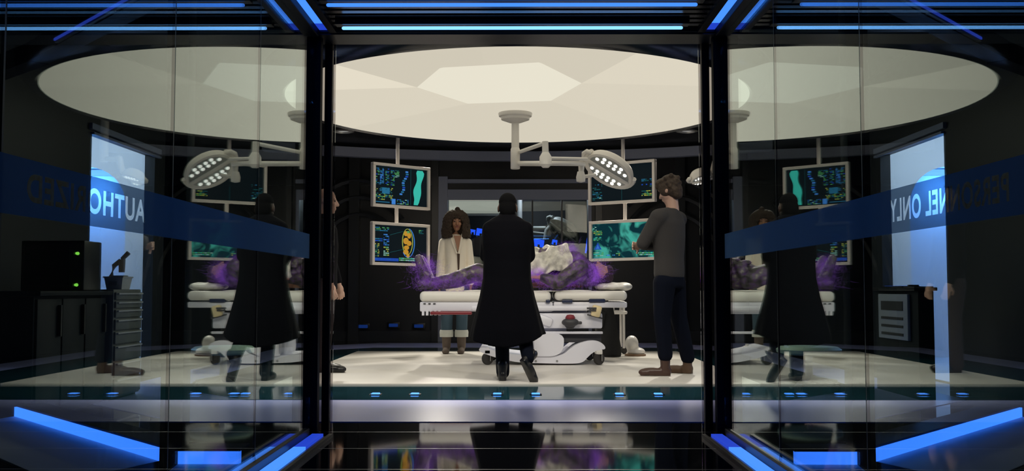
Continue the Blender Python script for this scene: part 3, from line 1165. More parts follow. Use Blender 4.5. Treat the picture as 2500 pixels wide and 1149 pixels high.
def g_low_left(rect, poly):
    r = random.Random(5)
    rows(rect, 0.02, 0.28, 0.06, 0.18, 3, ['green', 'dim', 'cyan'], r, 0.8)
    rows(rect, 0.02, 0.16, 0.36, 0.46, 2, ['blue', 'cyan'], r, 0.9)
    rows(rect, 0.18, 0.28, 0.24, 0.56, 7, ['blue', 'sky', 'cyan'], r, 0.8)
    rows(rect, 0.02, 0.1, 0.5, 0.86, 9, ['green', 'yellow', 'dim'], r, 0.8)
    rows(rect, 0.18, 0.28, 0.58, 0.84, 5, ['green', 'pale', 'yellow'], r, 0.9)
    rect(0.02, 0.88, 0.46, 0.96, 'blue')
    rows(rect, 0.02, 0.46, 0.9, 0.95, 1, ['sky', 'cyan'], r, 0.6)
    rows(rect, 0.47, 0.82, 0.86, 0.96, 2, ['pale', 'green', 'teal'], r, 0.9)

    def oval(cu_, cv, ru, rv, c, n=22):
        poly([(cu_ + ru * math.cos(2 * PI * k / n), cv + rv * math.sin(2 * PI * k / n)) for k in range(n)], c)

    def ring(cu_, cv, ru, rv, c, tk=0.012, n=22, a0=0, a1=2 * PI):
        for k in range(n):
            a, bb = a0 + (a1 - a0) * k / n, a0 + (a1 - a0) * (k + 1) / n
            poly([(cu_ + ru * math.cos(a), cv + rv * math.sin(a)), (cu_ + ru * math.cos(bb), cv + rv * math.sin(bb)),
                  (cu_ + (ru - tk) * math.cos(bb), cv + (rv - tk) * math.sin(bb)), (cu_ + (ru - tk) * math.cos(a), cv + (rv - tk) * math.sin(a))], c)
    ring(0.64, 0.45, 0.13, 0.4, 'sky', 0.014, a0=-1.4, a1=2.4)
    ring(0.63, 0.42, 0.105, 0.36, 'yellow', 0.016)
    for cu_, cv, ru, rv in ((0.6, 0.2, 0.04, 0.07), (0.66, 0.25, 0.035, 0.08), (0.6, 0.4, 0.05, 0.09), (0.66, 0.46, 0.045, 0.07), (0.61, 0.58, 0.05, 0.06), (0.6, 0.7, 0.05, 0.07), (0.64, 0.8, 0.03, 0.06)):
        oval(cu_, cv, ru, rv, 'orange')
    oval(0.64, 0.16, 0.03, 0.04, 'green')
    poly([(0.3, 0.25), (0.54, 0.14), (0.54, 0.15), (0.3, 0.262)], 'dim')
    poly([(0.3, 0.72), (0.54, 0.63), (0.54, 0.64), (0.3, 0.732)], 'dim')
    rows(rect, 0.85, 0.94, 0.08, 0.2, 3, ['dim', 'green'], r, 0.7)


def g_up_right(rect, poly):
    r = random.Random(8)
    rows(rect, 0.02, 0.18, 0.5, 0.9, 9, ['dim', 'cyan', 'dim'], r, 0.5)
    rows(rect, 0.02, 0.18, 0.88, 0.96, 2, ['dim', 'pale'], r, 0.6)
    rows(rect, 0.82, 0.98, 0.44, 0.52, 2, ['teal', 'dim', 'cyan'], r, 0.8)
    rows(rect, 0.82, 0.98, 0.58, 0.68, 2, ['dim', 'blue'], r, 0.5)
    rows(rect, 0.82, 0.98, 0.76, 0.92, 4, ['green', 'yellow', 'dim'], r, 0.85)
    rect(0.5, 0.6, 0.503, 0.98, 'dim')
    pass


def g_low_right(rect, poly):
    r = random.Random(11)
    rows(rect, 0.02, 0.07, 0.04, 0.2, 4, ['pale', 'dim'], r, 0.8)
    rows(rect, 0.02, 0.16, 0.2, 0.34, 3, ['green', 'yellow', 'green'], r, 0.9)
    rows(rect, 0.02, 0.16, 0.38, 0.5, 3, ['green', 'teal', 'dim'], r, 0.6)
    poly([(0.03, 0.74), (0.09, 0.54), (0.15, 0.74)], 'blue')
    poly([(0.06, 0.72), (0.09, 0.6), (0.12, 0.72)], 'sky')
    rows(rect, 0.02, 0.18, 0.82, 0.95, 3, ['pale', 'green', 'teal'], r, 0.8)
    rows(rect, 0.22, 0.36, 0.9, 0.95, 1, ['sky', 'cyan'], r, 0.9)
    rows(rect, 0.38, 0.44, 0.86, 0.95, 2, ['yellow', 'green'], r, 0.9)
    rows(rect, 0.7, 0.98, 0.86, 0.96, 2, ['pale', 'teal', 'green'], r, 0.85)


def stand(label, poles, corners1, corners2, g1, g2, sm2=None):
    top = poles[0]
    t = thing('hanging_monitor_stand', label, 'monitor stand', (top.x, top.y, 2.95), 'pairs of monitors hung from the ceiling')
    b = MB()
    b.cyl((top.x, top.y + 0.05, 2.95), (poles[1].x, poles[1].y + 0.05, corners1[0].z - 0.05), 0.023, 0.023, 14)
    b.cyl((poles[2].x, poles[2].y + 0.05, corners1[2].z + 0.05), (poles[3].x, poles[3].y + 0.05, corners2[0].z - 0.03), 0.023, 0.023, 14)
    b.cyl((poles[1].x, poles[1].y + 0.06, corners1[0].z), (poles[2].x, poles[2].y + 0.06, corners1[2].z), 0.03, 0.03, 12)
    build('pole', b, bez, t)
    monitor(t, *corners1, 'upper_monitor', g1)
    monitor(t, *corners2, 'lower_monitor', g2, sm2)
    build('ceiling_flange', MB().revolve([(0.03, 2.95), (0.09, 2.95), (0.09, 2.93), (0.03, 2.92)], (top.x, top.y + 0.05, 0), None, 20), bez, t)
    return t


dl, dr_ = 11.95, 12.5
stand('two white framed screens on a ceiling pole, left of the curly haired person', [P(970, 345, 12.2), P(970, 400, 12.2), P(967, 505, 12.2), P(967, 545, 12.2)],
      (P(909, 395, dl), P(1048, 410, dr_), P(909, 503, dl)), (P(907, 540, dl), P(1047, 549, dr_), P(907, 646, dl)), g_up_left, g_low_left)
stand('two white framed screens on a ceiling pole, behind the man with folded arms', [P(1522, 345, 12.2), P(1522, 392, 12.2), P(1527, 497, 12.2), P(1527, 540, 12.2)],
      (P(1438, 402, 12.5), P(1600, 388, 11.95), P(1438, 501, 12.5)), (P(1440, 541, 12.5), P(1608, 532, 11.95), P(1440, 638, 12.5)), g_up_right, g_low_right, cloud)

# ------------------------------------------------------------------ treatment bed
BY0, BY1 = 10.2, 10.98     # near and far side of the bed
bd = 10.3
t = thing('treatment_bed', 'white wheeled treatment bed with the purple glowing patient on it', 'bed', (0.05, 10.6, ZP))


def mattress(x0, x1, z0, z1, sag=0.0):
    b = MB()
    b.box(((x0 + x1) / 2, (BY0 + BY1) / 2, (z0 + z1) / 2), (x1 - x0, BY1 - BY0, z1 - z0), rotm(0, sag, 0), 0.045, seg=4)
    return b


zm = P(1100, 713, BY0).z
xa, xb_, xc, xd = P(1024, 720, BY0).x, P(1350, 720, BY0).x, P(1352, 720, BY0).x, P(1532, 720, BY0).x
build('mattress', mattress(xa, xb_ - 0.02, zm - 0.1, zm + 0.01), cream, t)
build('mattress', mattress(xc + 0.01, xd, zm - 0.085, zm + 0.014, 0.0), cream, t)
b = MB()
b.box(((xa + xb_) / 2, 10.59, zm - 0.15), (xb_ - xa, 0.72, 0.1), None, 0.015)
b.box(((xc + xd) / 2, 10.59, zm - 0.13), (xd - xc, 0.72, 0.06), None, 0.015)
for px in (1032, 1042, 1052, 1062, 1072):
    q = P(px, 757, BY0)
    b.bx(q.x - 0.012, q.x + 0.012, BY0 + 0.03, BY0 + 0.08, zm - 0.24, zm - 0.19)
dk = build('deck', b, lilac, t)
for px in (1036, 1048, 1060):
    q = P(px, 741, BY0)
    build('slot', MB().bx(q.x - 0.012, q.x + 0.012, BY0 + 0.02, BY0 + 0.035, q.z - 0.006, q.z + 0.006), dgrey, dk, False)
q0, q1 = P(1050, 761, BY0), P(1152, 756, BY0)
build('red_release_bar', MB().box(((q0.x + q1.x) / 2, BY0 + 0.03, q0.z - 0.012), (q1.x - q0.x, 0.06, 0.034), None, 0.012), mat('red_plastic', (0.2, 0.016, 0.026), 0.4), t)['label'] = 'dark red bar under the mattress'
# side rail and upper chassis
q0, q1 = P(1150, 752, BY0), P(1440, 742, BY0)
b = MB()
b.box(((q0.x + q1.x) / 2, BY0 + 0.06, P(1300, 752, BY0).z), (q1.x - q0.x, 0.09, 0.055), None, 0.02)
b.box((P(1300, 760, BY0).x, 10.6, P(1300, 762, BY0).z), (1.15, 0.5, 0.04), None, 0.01)
build('side_rail', b, lilac, t)
b = MB()
xq0, xq1 = P(1300, 780, BY0).x, P(1472, 780, BY0).x
b.box(((xq0 + xq1) / 2, BY0 + 0.2, P(1380, 783, BY0).z), (xq1 - xq0, 0.3, 0.16), None, 0.02)
b.box((P(1345, 800, BY0).x, BY0 + 0.3, P(1345, 805, BY0).z), (0.34, 0.3, 0.14), None, 0.02)
b.box((P(1330, 785, BY0).x, BY0 + 0.08, P(1330, 782, BY0).z), (0.17, 0.14, 0.1), rotm(0, 0.35, 0), 0.03)
b.bx(xq0 - 0.5, xq1, BY0 + 0.02, BY0 + 0.1, P(1380, 812, BY0).z - 0.012, P(1380, 812, BY0).z + 0.012, 0.004)
build('lift_housing', b, lilac, t)
build('dark_gap_fill', MB().box((P(1418, 824, BY0).x, BY0 + 0.22, P(1418, 826, BY0).z), (0.44, 0.24, 0.09), None, 0.01), dgrey, t)  # dark box put in where the gap below the rail looks dark
for px, wd in ((1338, 0.045), (1385, 0.11)):
    build('latch', MB().box((P(px, 734, BY0).x, BY0 + 0.01, P(px, 735, BY0).z), (wd, 0.03, 0.03), None, 0.006), mat('navy_plastic', (0.012, 0.02, 0.06), 0.4), t)
build('control_box', MB().box((P(1458, 730, BY0).x, BY0 + 0.06, P(1458, 731, BY0).z), (0.17, 0.1, 0.06), None, 0.012), MATS['navy_plastic'], t)
q = P(1392, 779, BY0)
b = MB()
b.ell(q + V((0, -0.02, -0.03)), (0.09, 0.07, 0.045))
b.box(q + V((0.06, -0.02, -0.035)), (0.12, 0.06, 0.03), None, 0.01)
b.cyl(q + V((0, 0.02, -0.05)), q + V((0, 0.02, -0.1)), 0.07, 0.03)
mo = build('motor', b, dgrey, t)
build('red_cap', MB().revolve([(0.045, -0.01), (0.052, 0.02), (0.035, 0.045), (0.01, 0.05)], q + V((0, -0.02, 0)), None, 18), MATS['red_plastic'], mo)
# wheeled base with sculpted covers
zf = P(1380, 884, BY0).z
b = MB()


def basepoly(pts, y0, y1, mb):
    M = Matrix(((1, 0, 0, 0), (0, 0, 1, 0), (0, 1, 0, 0), (0, 0, 0, 1)))
    for _k in range(2):            # round the outline off
        q_ = []
        for (xa_, ya_), (xb2, yb_) in zip(pts, pts[1:] + pts[:1]):
            q_ += [(0.75 * xa_ + 0.25 * xb2, 0.75 * ya_ + 0.25 * yb_), (0.25 * xa_ + 0.75 * xb2, 0.25 * ya_ + 0.75 * yb_)]
        pts = q_
    ps = [(P(x, y, BY0).x, P(x, y, BY0).z) for x, y in pts]
    mb.prism(ps, y0, y1, M)
    return mb


basepoly([(1168, 855), (1172, 848), (1186, 848), (1215, 858), (1262, 866), (1320, 868), (1372, 868), (1392, 850), (1410, 838), (1440, 830), (1462, 832), (1476, 842), (1479, 852),
          (1466, 853), (1450, 858), (1434, 872), (1424, 884), (1400, 888), (1300, 886), (1262, 884), (1215, 874), (1180, 862)], BY0, BY1, b)
bc = build('base_cover', b, lilac, t, True, 30)
b = MB()
basepoly([(1300, 822), (1312, 814), (1376, 812), (1377, 848), (1362, 869), (1308, 869), (1298, 866)], BY0 - 0.02, BY1 - 0.1, b)
build('pump_cover', b, lilac, t, True, 30)
b = MB()
basepoly([(1296, 826), (1303, 820), (1304, 862), (1297, 866)], BY0 - 0.024, BY0 + 0.1, b)
build('cover_seam', b, mat('grey_plastic', (0.35, 0.35, 0.4), 0.4), t, False)
for px, yy in ((1190, BY0 + 0.04), (1463, BY0 + 0.04), (1200, BY1 - 0.06), (1452, BY1 - 0.06)):
    x = P(px, 880, BY0).x
    ca = build('caster', MB().box((x, yy, 0.155), (0.07, 0.08, 0.05), None, 0.01).cyl((x, yy, 0.16), (x, yy, 0.2), 0.02), wplastic, t)
    build('caster_wheel', MB().revolve([(0.03, -0.02), (0.06, -0.02), (0.064, -0.012), (0.064, 0.012), (0.06, 0.02), (0.03, 0.02)], (x, yy, ZP + 0.065), rotm(PI / 2, 0, 0) @ rotm(0, 0.6, 0), 20), rubber, ca)
    build('caster_fork', MB().box((x - 0.03, yy, 0.11), (0.008, 0.05, 0.1)).box((x + 0.03, yy, 0.11), (0.008, 0.05, 0.1)), gmetal, ca)
for px in (1308, 1360):
    q = P(px, 881, BY0)
    build('bolt', MB().cyl((q.x, BY0 - 0.004, q.z), (q.x, BY0 + 0.01, q.z), 0.012), gmetal, t)

# pillow, sheet and things about the bed
q = P(1497, 693, 10.6)
b = MB()
for k in range(6):
    b.ell((q.x - 0.11 + 0.045 * k, 10.55 + 0.1 * (k % 2), zm + 0.06), (0.1, 0.22, 0.04 + 0.004 * (k % 3)))
tag(blob('pillow', b, cream, None, 0.012, 14), 'cream pillow under the head of the purple glowing patient', 'pillow')
b = MB()
rs = []
for i in range(22):
    f = i / 21
    x = P(1135, 0, 10.3).x + (P(1440, 0, 10.3).x - P(1135, 0, 10.3).x) * f
    z_ = zm + 0.019 + 0.004 * math.sin(9 * f)
    rs.append([V((x, BY0 + 0.03 + 0.015 * math.sin(14 * f), zm + 0.0155)), V((x, BY0 + 0.05, z_ + 0.003 * math.sin(23 * f))), V((x, 10.6, z_ + 0.002)), V((x, BY1 - 0.05, z_)), V((x, BY1 - 0.03, zm + 0.0155))])
vs, fs = [], []
for r_ in rs:
    vs += r_
for i in range(21):
    for j in range(4):
        fs.append((i * 5 + j, i * 5 + j + 1, i * 5 + j + 6, i * 5 + j + 5))
b.add(vs, fs)
o = build('bed_sheet', b, cream, None)
sm_ = o.modifiers.new('s', 'SOLIDIFY')
sm_.thickness = 0.008
tag(o, 'rumpled cream sheet under the purple glowing patient', 'sheet')

# silvery cloth heaped over the patient's middle
# dark bag standing behind the bed's head end
q = P(1476, 860, 11.5)
b = MB()
b.oval([(q.x + 0.06, 11.5, ZP, 0.13, 0.1), (q.x + 0.05, 11.5, 0.1, 0.15, 0.12), (q.x + 0.02, 11.5, 0.35, 0.13, 0.11), (q.x - 0.01, 11.5, 0.6, 0.11, 0.1), (q.x - 0.04, 11.5, 0.69, 0.07, 0.07)])
t = thing('equipment_bag', 'tall black bag standing behind the head end of the treatment bed', 'bag', (q.x, 11.5, ZP))
build('body', b, mat('black_fabric', (0.012, 0.013, 0.013), 0.8, bump=(40, 0.2)), t)
build('flap', MB().box((q.x - 0.07, 11.38, 0.45), (0.12, 0.03, 0.2), rotm(0.1, 0.2, 0), 0.01), MATS['black_fabric'], t)
build('buckle', MB().box((q.x - 0.09, 11.36, 0.52), (0.03, 0.012, 0.05), None, 0.004), gmetal, t)
build('carry_handle', MB().tube([(q.x - 0.08, 11.5, 0.67), (q.x - 0.06, 11.5, 0.74), (q.x - 0.02, 11.5, 0.74), (q.x, 11.5, 0.67)], 0.012), MATS['black_fabric'], t)
# cream pouch clipped to the bed
q = P(1452, 759, BY0)
t = thing('supply_pouch', 'cream and dark supply pouch clipped to the side of the treatment bed', 'pouch', (q.x, BY0, q.z - 0.07))
build('body', MB().box((q.x + 0.015, BY0 - 0.01, q.z), (0.1, 0.06, 0.12), rotm(0, 0.25, 0), 0.02), mat('cream_cloth', (0.75, 0.62, 0.36), 0.7), t)
build('label_stripe', MB().box((q.x - 0.035, BY0 - 0.045, q.z + 0.03), (0.1, 0.012, 0.018)).box((q.x - 0.035, BY0 - 0.045, q.z + 0.006), (0.09, 0.012, 0.014)), dgrey, t, False)
build('strap', MB().box((q.x, BY0 + 0.0, q.z - 0.055), (0.16, 0.05, 0.016), rotm(0, 0.25, 0), 0.004), dgrey, t)

# instrument trolley behind the bed's head end
tx0, tx1, ty = P(1478, 760, 11.9).x, P(1532, 760, 11.9).x, 11.9
t = thing('instrument_trolley', 'small white instrument trolley behind the pillow end of the bed', 'trolley', ((tx0 + tx1) / 2, ty + 0.2, ZP))
build('top_tray', MB().bx(tx0 - 0.1, tx1, ty, ty + 0.45, 0.5, 0.54, 0.015), wplastic, t)
build('shelf', MB().bx(tx0 - 0.08, tx1 - 0.02, ty + 0.03, ty + 0.42, 0.6, 0.66, 0.02), wplastic, t)
for x in (tx0 + 0.1, tx1 - 0.04):
    for yy in (ty + 0.05, ty + 0.4):
        build('leg', MB().cyl((x, yy, 0.09), (x, yy, 0.62), 0.016), wmetal, t)
        build('caster', MB().revolve([(0.02, -0.012), (0.035, -0.012), (0.035, 0.012), (0.02, 0.012)], (x, yy, ZP + 0.036), rotm(PI / 2, 0, 0), 14), rubber, t)
b = MB()
b.ell((tx1 + 0.02, ty - 0.25, ZP + 0.14), (0.08, 0.1, 0.1)).ell((tx1 + 0.07, ty - 0.25, ZP + 0.05), (0.11, 0.1, 0.05))
t = thing('helmet', 'white rounded helmet on the platform beside the black bag', 'helmet', (tx1 + 0.03, ty - 0.25, ZP))
blob('shell', b, wplastic, t, 0.012, 3, ZP)
build('tan_rim', MB().revolve([(0.1, 0.0), (0.125, 0.0), (0.125, 0.02), (0.1, 0.025)], (tx1 + 0.06, ty - 0.25, ZP), None, 24), mat('tan_leather', (0.22, 0.13, 0.07), 0.5), t)

# ------------------------------------------------------------------ people
skinB = mat('brown_skin', (0.34, 0.165, 0.095), 0.5)
skinP = mat('pale_skin', (0.5, 0.31, 0.23), 0.5)
skinD = mat('dark_brown_skin', (0.06, 0.032, 0.02), 0.45)
coatm = mat('black_wool', (0.0011, 0.0012, 0.0028), 0.9, bump=(90, 0.15), spec=0.1)
trouser = mat('navy_denim', (0.0025, 0.004, 0.010), 0.9, bump=(60, 0.15), spec=0.1)
sweater = mat('charcoal_knit', (0.03, 0.0275, 0.027), 0.95, bump=(110, 0.3))
shirtm = mat('cream_linen', (0.88, 0.81, 0.68), 0.85, bump=(22, 0.25))
jeans = mat('blue_denim', (0.035, 0.07, 0.1), 0.85, bump=(60, 0.2))
cuffm = mat('pale_cuff', (0.5, 0.52, 0.48), 0.8)
bootm = mat('taupe_suede', (0.1, 0.075, 0.06), 0.8)
shoem = mat('brown_leather', (0.055, 0.026, 0.018), 0.4)
blackl = mat('black_leather', (0.005, 0.005, 0.007), 0.35)
hairD = mat('dark_curly_hair', (0.036, 0.022, 0.014), 0.9, bump=(70, 1.0), var=0.5, vscale=60)
hairB = mat('brown_hair', (0.042, 0.026, 0.015), 0.7, bump=(50, 0.6), var=0.4, vscale=50)
hairK = mat('black_cropped_hair', (0.003, 0.003, 0.0035), 0.95, bump=(120, 0.3), spec=0.08)
plum = mat('plum_trousers', (0.022, 0.014, 0.018), 0.85, bump=(60, 0.15))
jack = mat('dark_jacket', (0.005, 0.005, 0.007), 0.9, bump=(60, 0.2), spec=0.1)


def head(mb, c, yaw=0.0, pitch=0.0, s=1.0):
    Rm = rotm(0, 0, yaw) @ rotm(pitch, 0, 0)

    def W(x, y_, z):
        return V(c) + Rm @ (V((x, y_, z)) * s)

    def e(x, y_, z, rx, ry, rz):
        mb.ell(W(x, y_, z), (rx * s, ry * s, rz * s), Rm)
    e(0, -0.012, 0.03, 0.076, 0.096, 0.088)
    e(0, 0.03, -0.02, 0.064, 0.066, 0.09)
    e(0, 0.045, -0.085, 0.042, 0.045, 0.035)
    e(0, 0.07, -0.1, 0.02, 0.022, 0.018)
    mb.cap(W(0, 0.092, 0.008), 0.009 * s, W(0, 0.112, -0.03), 0.015 * s)
    mb.cap(W(-0.012, 0.1, -0.034), 0.009 * s, W(0.012, 0.1, -0.034), 0.009 * s)
    mb.cap(W(-0.04, 0.076, 0.024), 0.013 * s, W(0.04, 0.076, 0.024), 0.013 * s)
    mb.cap(W(-0.02, 0.092, -0.062), 0.008 * s, W(0.02, 0.092, -0.062), 0.008 * s)
    mb.cap(W(-0.016, 0.09, -0.073), 0.009 * s, W(0.016, 0.09, -0.073), 0.009 * s)
    for k in (-1, 1):
        e(k * 0.038, 0.068, -0.03, 0.024, 0.022, 0.024)
        e(k * 0.077, -0.005, -0.01, 0.01, 0.024, 0.034)
    return W, Rm


def eyes(par, W, Rm, s=1.0):
    b = MB()
    for k in (-1, 1):
        b.ell(W(k * 0.031, 0.083, 0.004), (0.013 * s, 0.009 * s, 0.008 * s), Rm, 10, 6)
    build('eyes', b, mat('eye_dark', (0.03, 0.02, 0.018), 0.2), par)


def hand(mb, wrist, d, n, side, curl=0.5, s=1.0):
    """d: wrist to knuckles, n: back of the hand, side: +1/-1 where the thumb sits along d x n"""
    d = V(d).normalized()
    n = V(n)
    n = (n - d * n.dot(d)).normalized()
    u = d.cross(n) * side
    Rm = Matrix((u, d, n)).transposed()
    wr = V(wrist)
    mb.cap(wr - d * 0.02, 0.026 * s, wr + d * 0.02, 0.027 * s)
    mb.ell(wr + d * 0.05 * s, (0.041 * s, 0.055 * s, 0.017 * s), Rm)
    for i, (off, L) in enumerate(((0.031, 0.072), (0.0105, 0.082), (-0.0105, 0.076), (-0.031, 0.06))):
        p = wr + (d * 0.088 + u * off) * s
        for k, fr in enumerate((0.45, 0.32, 0.25)):
            a = curl * (0.5 + 0.7 * k)
            q = p + (d * math.cos(a) - n * math.sin(a) + u * off * 1.2) * L * fr * s
            mb.cap(p, (0.0092 - 0.0008 * k) * s, q, (0.0085 - 0.0008 * k) * s, 8)
            p = q
    p = wr + (d * 0.03 + u * 0.03) * s
    q = p + (d * 0.03 + u * 0.032 - n * 0.012) * s
    r2 = q + (d * 0.034 + u * 0.008 - n * 0.014 * (1 + curl)) * s
    mb.cap(p, 0.0125 * s, q, 0.0105 * s, 8)
    mb.cap(q, 0.0105 * s, r2, 0.0085 * s, 8)


def foot(mb, heel, yaw, L=0.28, lift=0.0, s=1.0):
    """shoe volumes; lift tips the heel up about the toe"""
    Rm = rotm(0, 0, yaw) @ rotm(-lift, 0, 0)
    toe = V(heel) + rotm(0, 0, yaw) @ V((0, L * 0.82, 0))

    def W(x, y_, z):
        return toe + Rm @ V((x, y_ - L * 0.82, z))
    mb.ell(W(0, L * 0.5, 0.036), (0.042 * s, L * 0.48, 0.04), Rm)
    mb.ell(W(0, L * 0.74, 0.03), (0.046 * s, L * 0.24, 0.034), Rm)
    mb.ell(W(0, L * 0.14, 0.045), (0.037 * s, L * 0.16, 0.05), Rm)
    mb.box(W(0, L * 0.5, 0.012), (0.07 * s, L * 0.86, 0.024), Rm, 0.01)
    mb.box(W(0, L * 0.12, 0.012), (0.06 * s, L * 0.22, 0.03), Rm, 0.008)
    mb.cap(W(0, L * 0.17, 0.05), 0.042 * s, W(0, L * 0.17, 0.14), 0.047 * s)
    return W(0, L * 0.17, 0.1)


# --- man in the long coat, walking away
def coat_man():
    base = P(1239, 930, 8.5)
    bx, by = base.x, 8.5
    t = thing('person', 'person in a long black coat seen from behind, walking towards the bed', 'person', (bx, by, ZP))

    def L(x, y_, z):
        return V((bx + x, by + y_, ZP + z))
    zt_ = P(1240, 475, 8.5).z - ZP
    sk = MB()
    hc_ = L(0.0, 0.04, zt_ - 0.112)
    W, Rm = head(sk, hc_, 0.0, -0.2, 1.02)
    sk.cap(L(0, 0.02, zt_ - 0.3), 0.058, L(0, 0.03, zt_ - 0.16), 0.056)
    sk.oval([(bx, by + 0.01, ZP + 0.8, 0.13, 0.09), (bx, by + 0.01, ZP + 1.1, 0.15, 0.1), (bx, by, ZP + 1.28, 0.15, 0.08), (bx, by + 0.01, ZP + 1.36, 0.06, 0.055)])
    for k in (-1, 1):
        sh, el, wr = L(k * 0.14, 0.0, 1.28), L(k * 0.18, 0.05, 1.07), L(k * 0.1, 0.25, 0.99)
        sk.chain([(sh, 0.045), (el, 0.036), (wr, 0.03)])
        hand(sk, wr, (-k * 0.7, 0.6, 0), (0, 0.5, 0.6), -k, 0.5)
        # legs under the trousers
    hl, hr = L(-0.07, 0.0, 0.78), L(0.08, 0.0, 0.78)
    kl, kr = L(-0.05, 0.06, 0.44), L(0.14, 0.0, 0.42)
    al, ar = L(-0.04, 0.0, 0.1), L(0.175, -0.2, 0.2)
    sk.chain([(hl, 0.06), (kl, 0.045), (al, 0.035)])
    sk.chain([(hr, 0.06), (kr, 0.045), (ar, 0.035)])
    blob('body', sk, skinD, t, 0.007, 3)
    h = MB()
    h.ell(W(0, -0.02, 0.045), (0.078, 0.094, 0.082), Rm)
    h.ell(W(0, -0.05, -0.015), (0.076, 0.062, 0.085), Rm)
    h.ell(W(0, 0.045, 0.07), (0.06, 0.05, 0.045), Rm)
    blob('hair', h, hairK, t, 0.007, 2)
    tr = MB()
    tr.oval([(bx, by, ZP + 0.7, 0.15, 0.1), (bx, by, ZP + 0.85, 0.15, 0.1)])
    tr.chain([(hl, 0.085), (kl, 0.065), (L(-0.04, 0.0, 0.07), 0.058)])
    tr.chain([(hr, 0.085), (kr, 0.068), (L(0.17, -0.17, 0.24), 0.058), (ar, 0.052)])
    blob('trousers', tr, trouser, t, 0.009, 3)
    b = MB()
    foot(b, L(-0.04, -0.07, 0.0), 0.05, 0.28)
    blob('shoe', b, blackl, t, 0.008, 2, ZP)
    b = MB()
    foot(b, L(0.055, -0.34, 0.0), -0.7, 0.29, 0.95)
    blob('shoe', b, blackl, t, 0.008, 2)
    # coat: width from the outline, folds growing to the hem
    prof_ = [(1.425, 0.07, 0.07, 0.0), (1.4, 0.12, 0.09, 0.0), (1.36, 0.18, 0.12, 0.0), (1.29, 0.212, 0.14, 0.0), (1.18, 0.216, 0.155, 0.0), (1.03, 0.205, 0.155, 0.0), (0.88, 0.208, 0.16, -0.01),
             (0.72, 0.238, 0.185, -0.015), (0.56, 0.28, 0.21, -0.02), (0.44, 0.312, 0.23, -0.025), (0.375, 0.325, 0.24, -0.03), (0.365, 0.325, 0.24, -0.03)]
    n = 72
    rs = []
    for i, (z, rx, ry, cy) in enumerate(prof_):
        f = max(0.0, (1.0 - z) / 0.7)
        ring = []
        for j in range(n):
            a = 2 * PI * j / n
            k = 1 + 0.035 * f * math.sin(7 * a + 0.6) + 0.02 * f * math.sin(12 * a)
            hem = 0.0
            if i >= len(prof_) - 2:
                hem = -0.075 * max(0, -math.sin(a)) ** 2 + 0.03 * max(0, math.cos(a))
            ring.append(L(rx * k * math.cos(a) - 0.005, cy + ry * k * math.sin(a), z + hem))
        rs.append(ring)
    b = MB()
    b.rings(rs)
    for k in (-1, 1):
        b.chain([(L(k * 0.155, 0.0, 1.305), 0.065), (L(k * 0.187, 0.05, 1.07), 0.056), (L(k * 0.1, 0.24, 0.99), 0.05)])
    co = blob('coat', b, coatm, t, 0.01, 3)
    b = MB()
    b.oval([(bx, by + 0.01, ZP + 1.35, 0.1, 0.1), (bx, by + 0.015, ZP + 1.405, 0.082, 0.085), (bx, by + 0.025, ZP + 1.445, 0.07, 0.075)])
    build('collar', b, coatm, co)


coat_man()


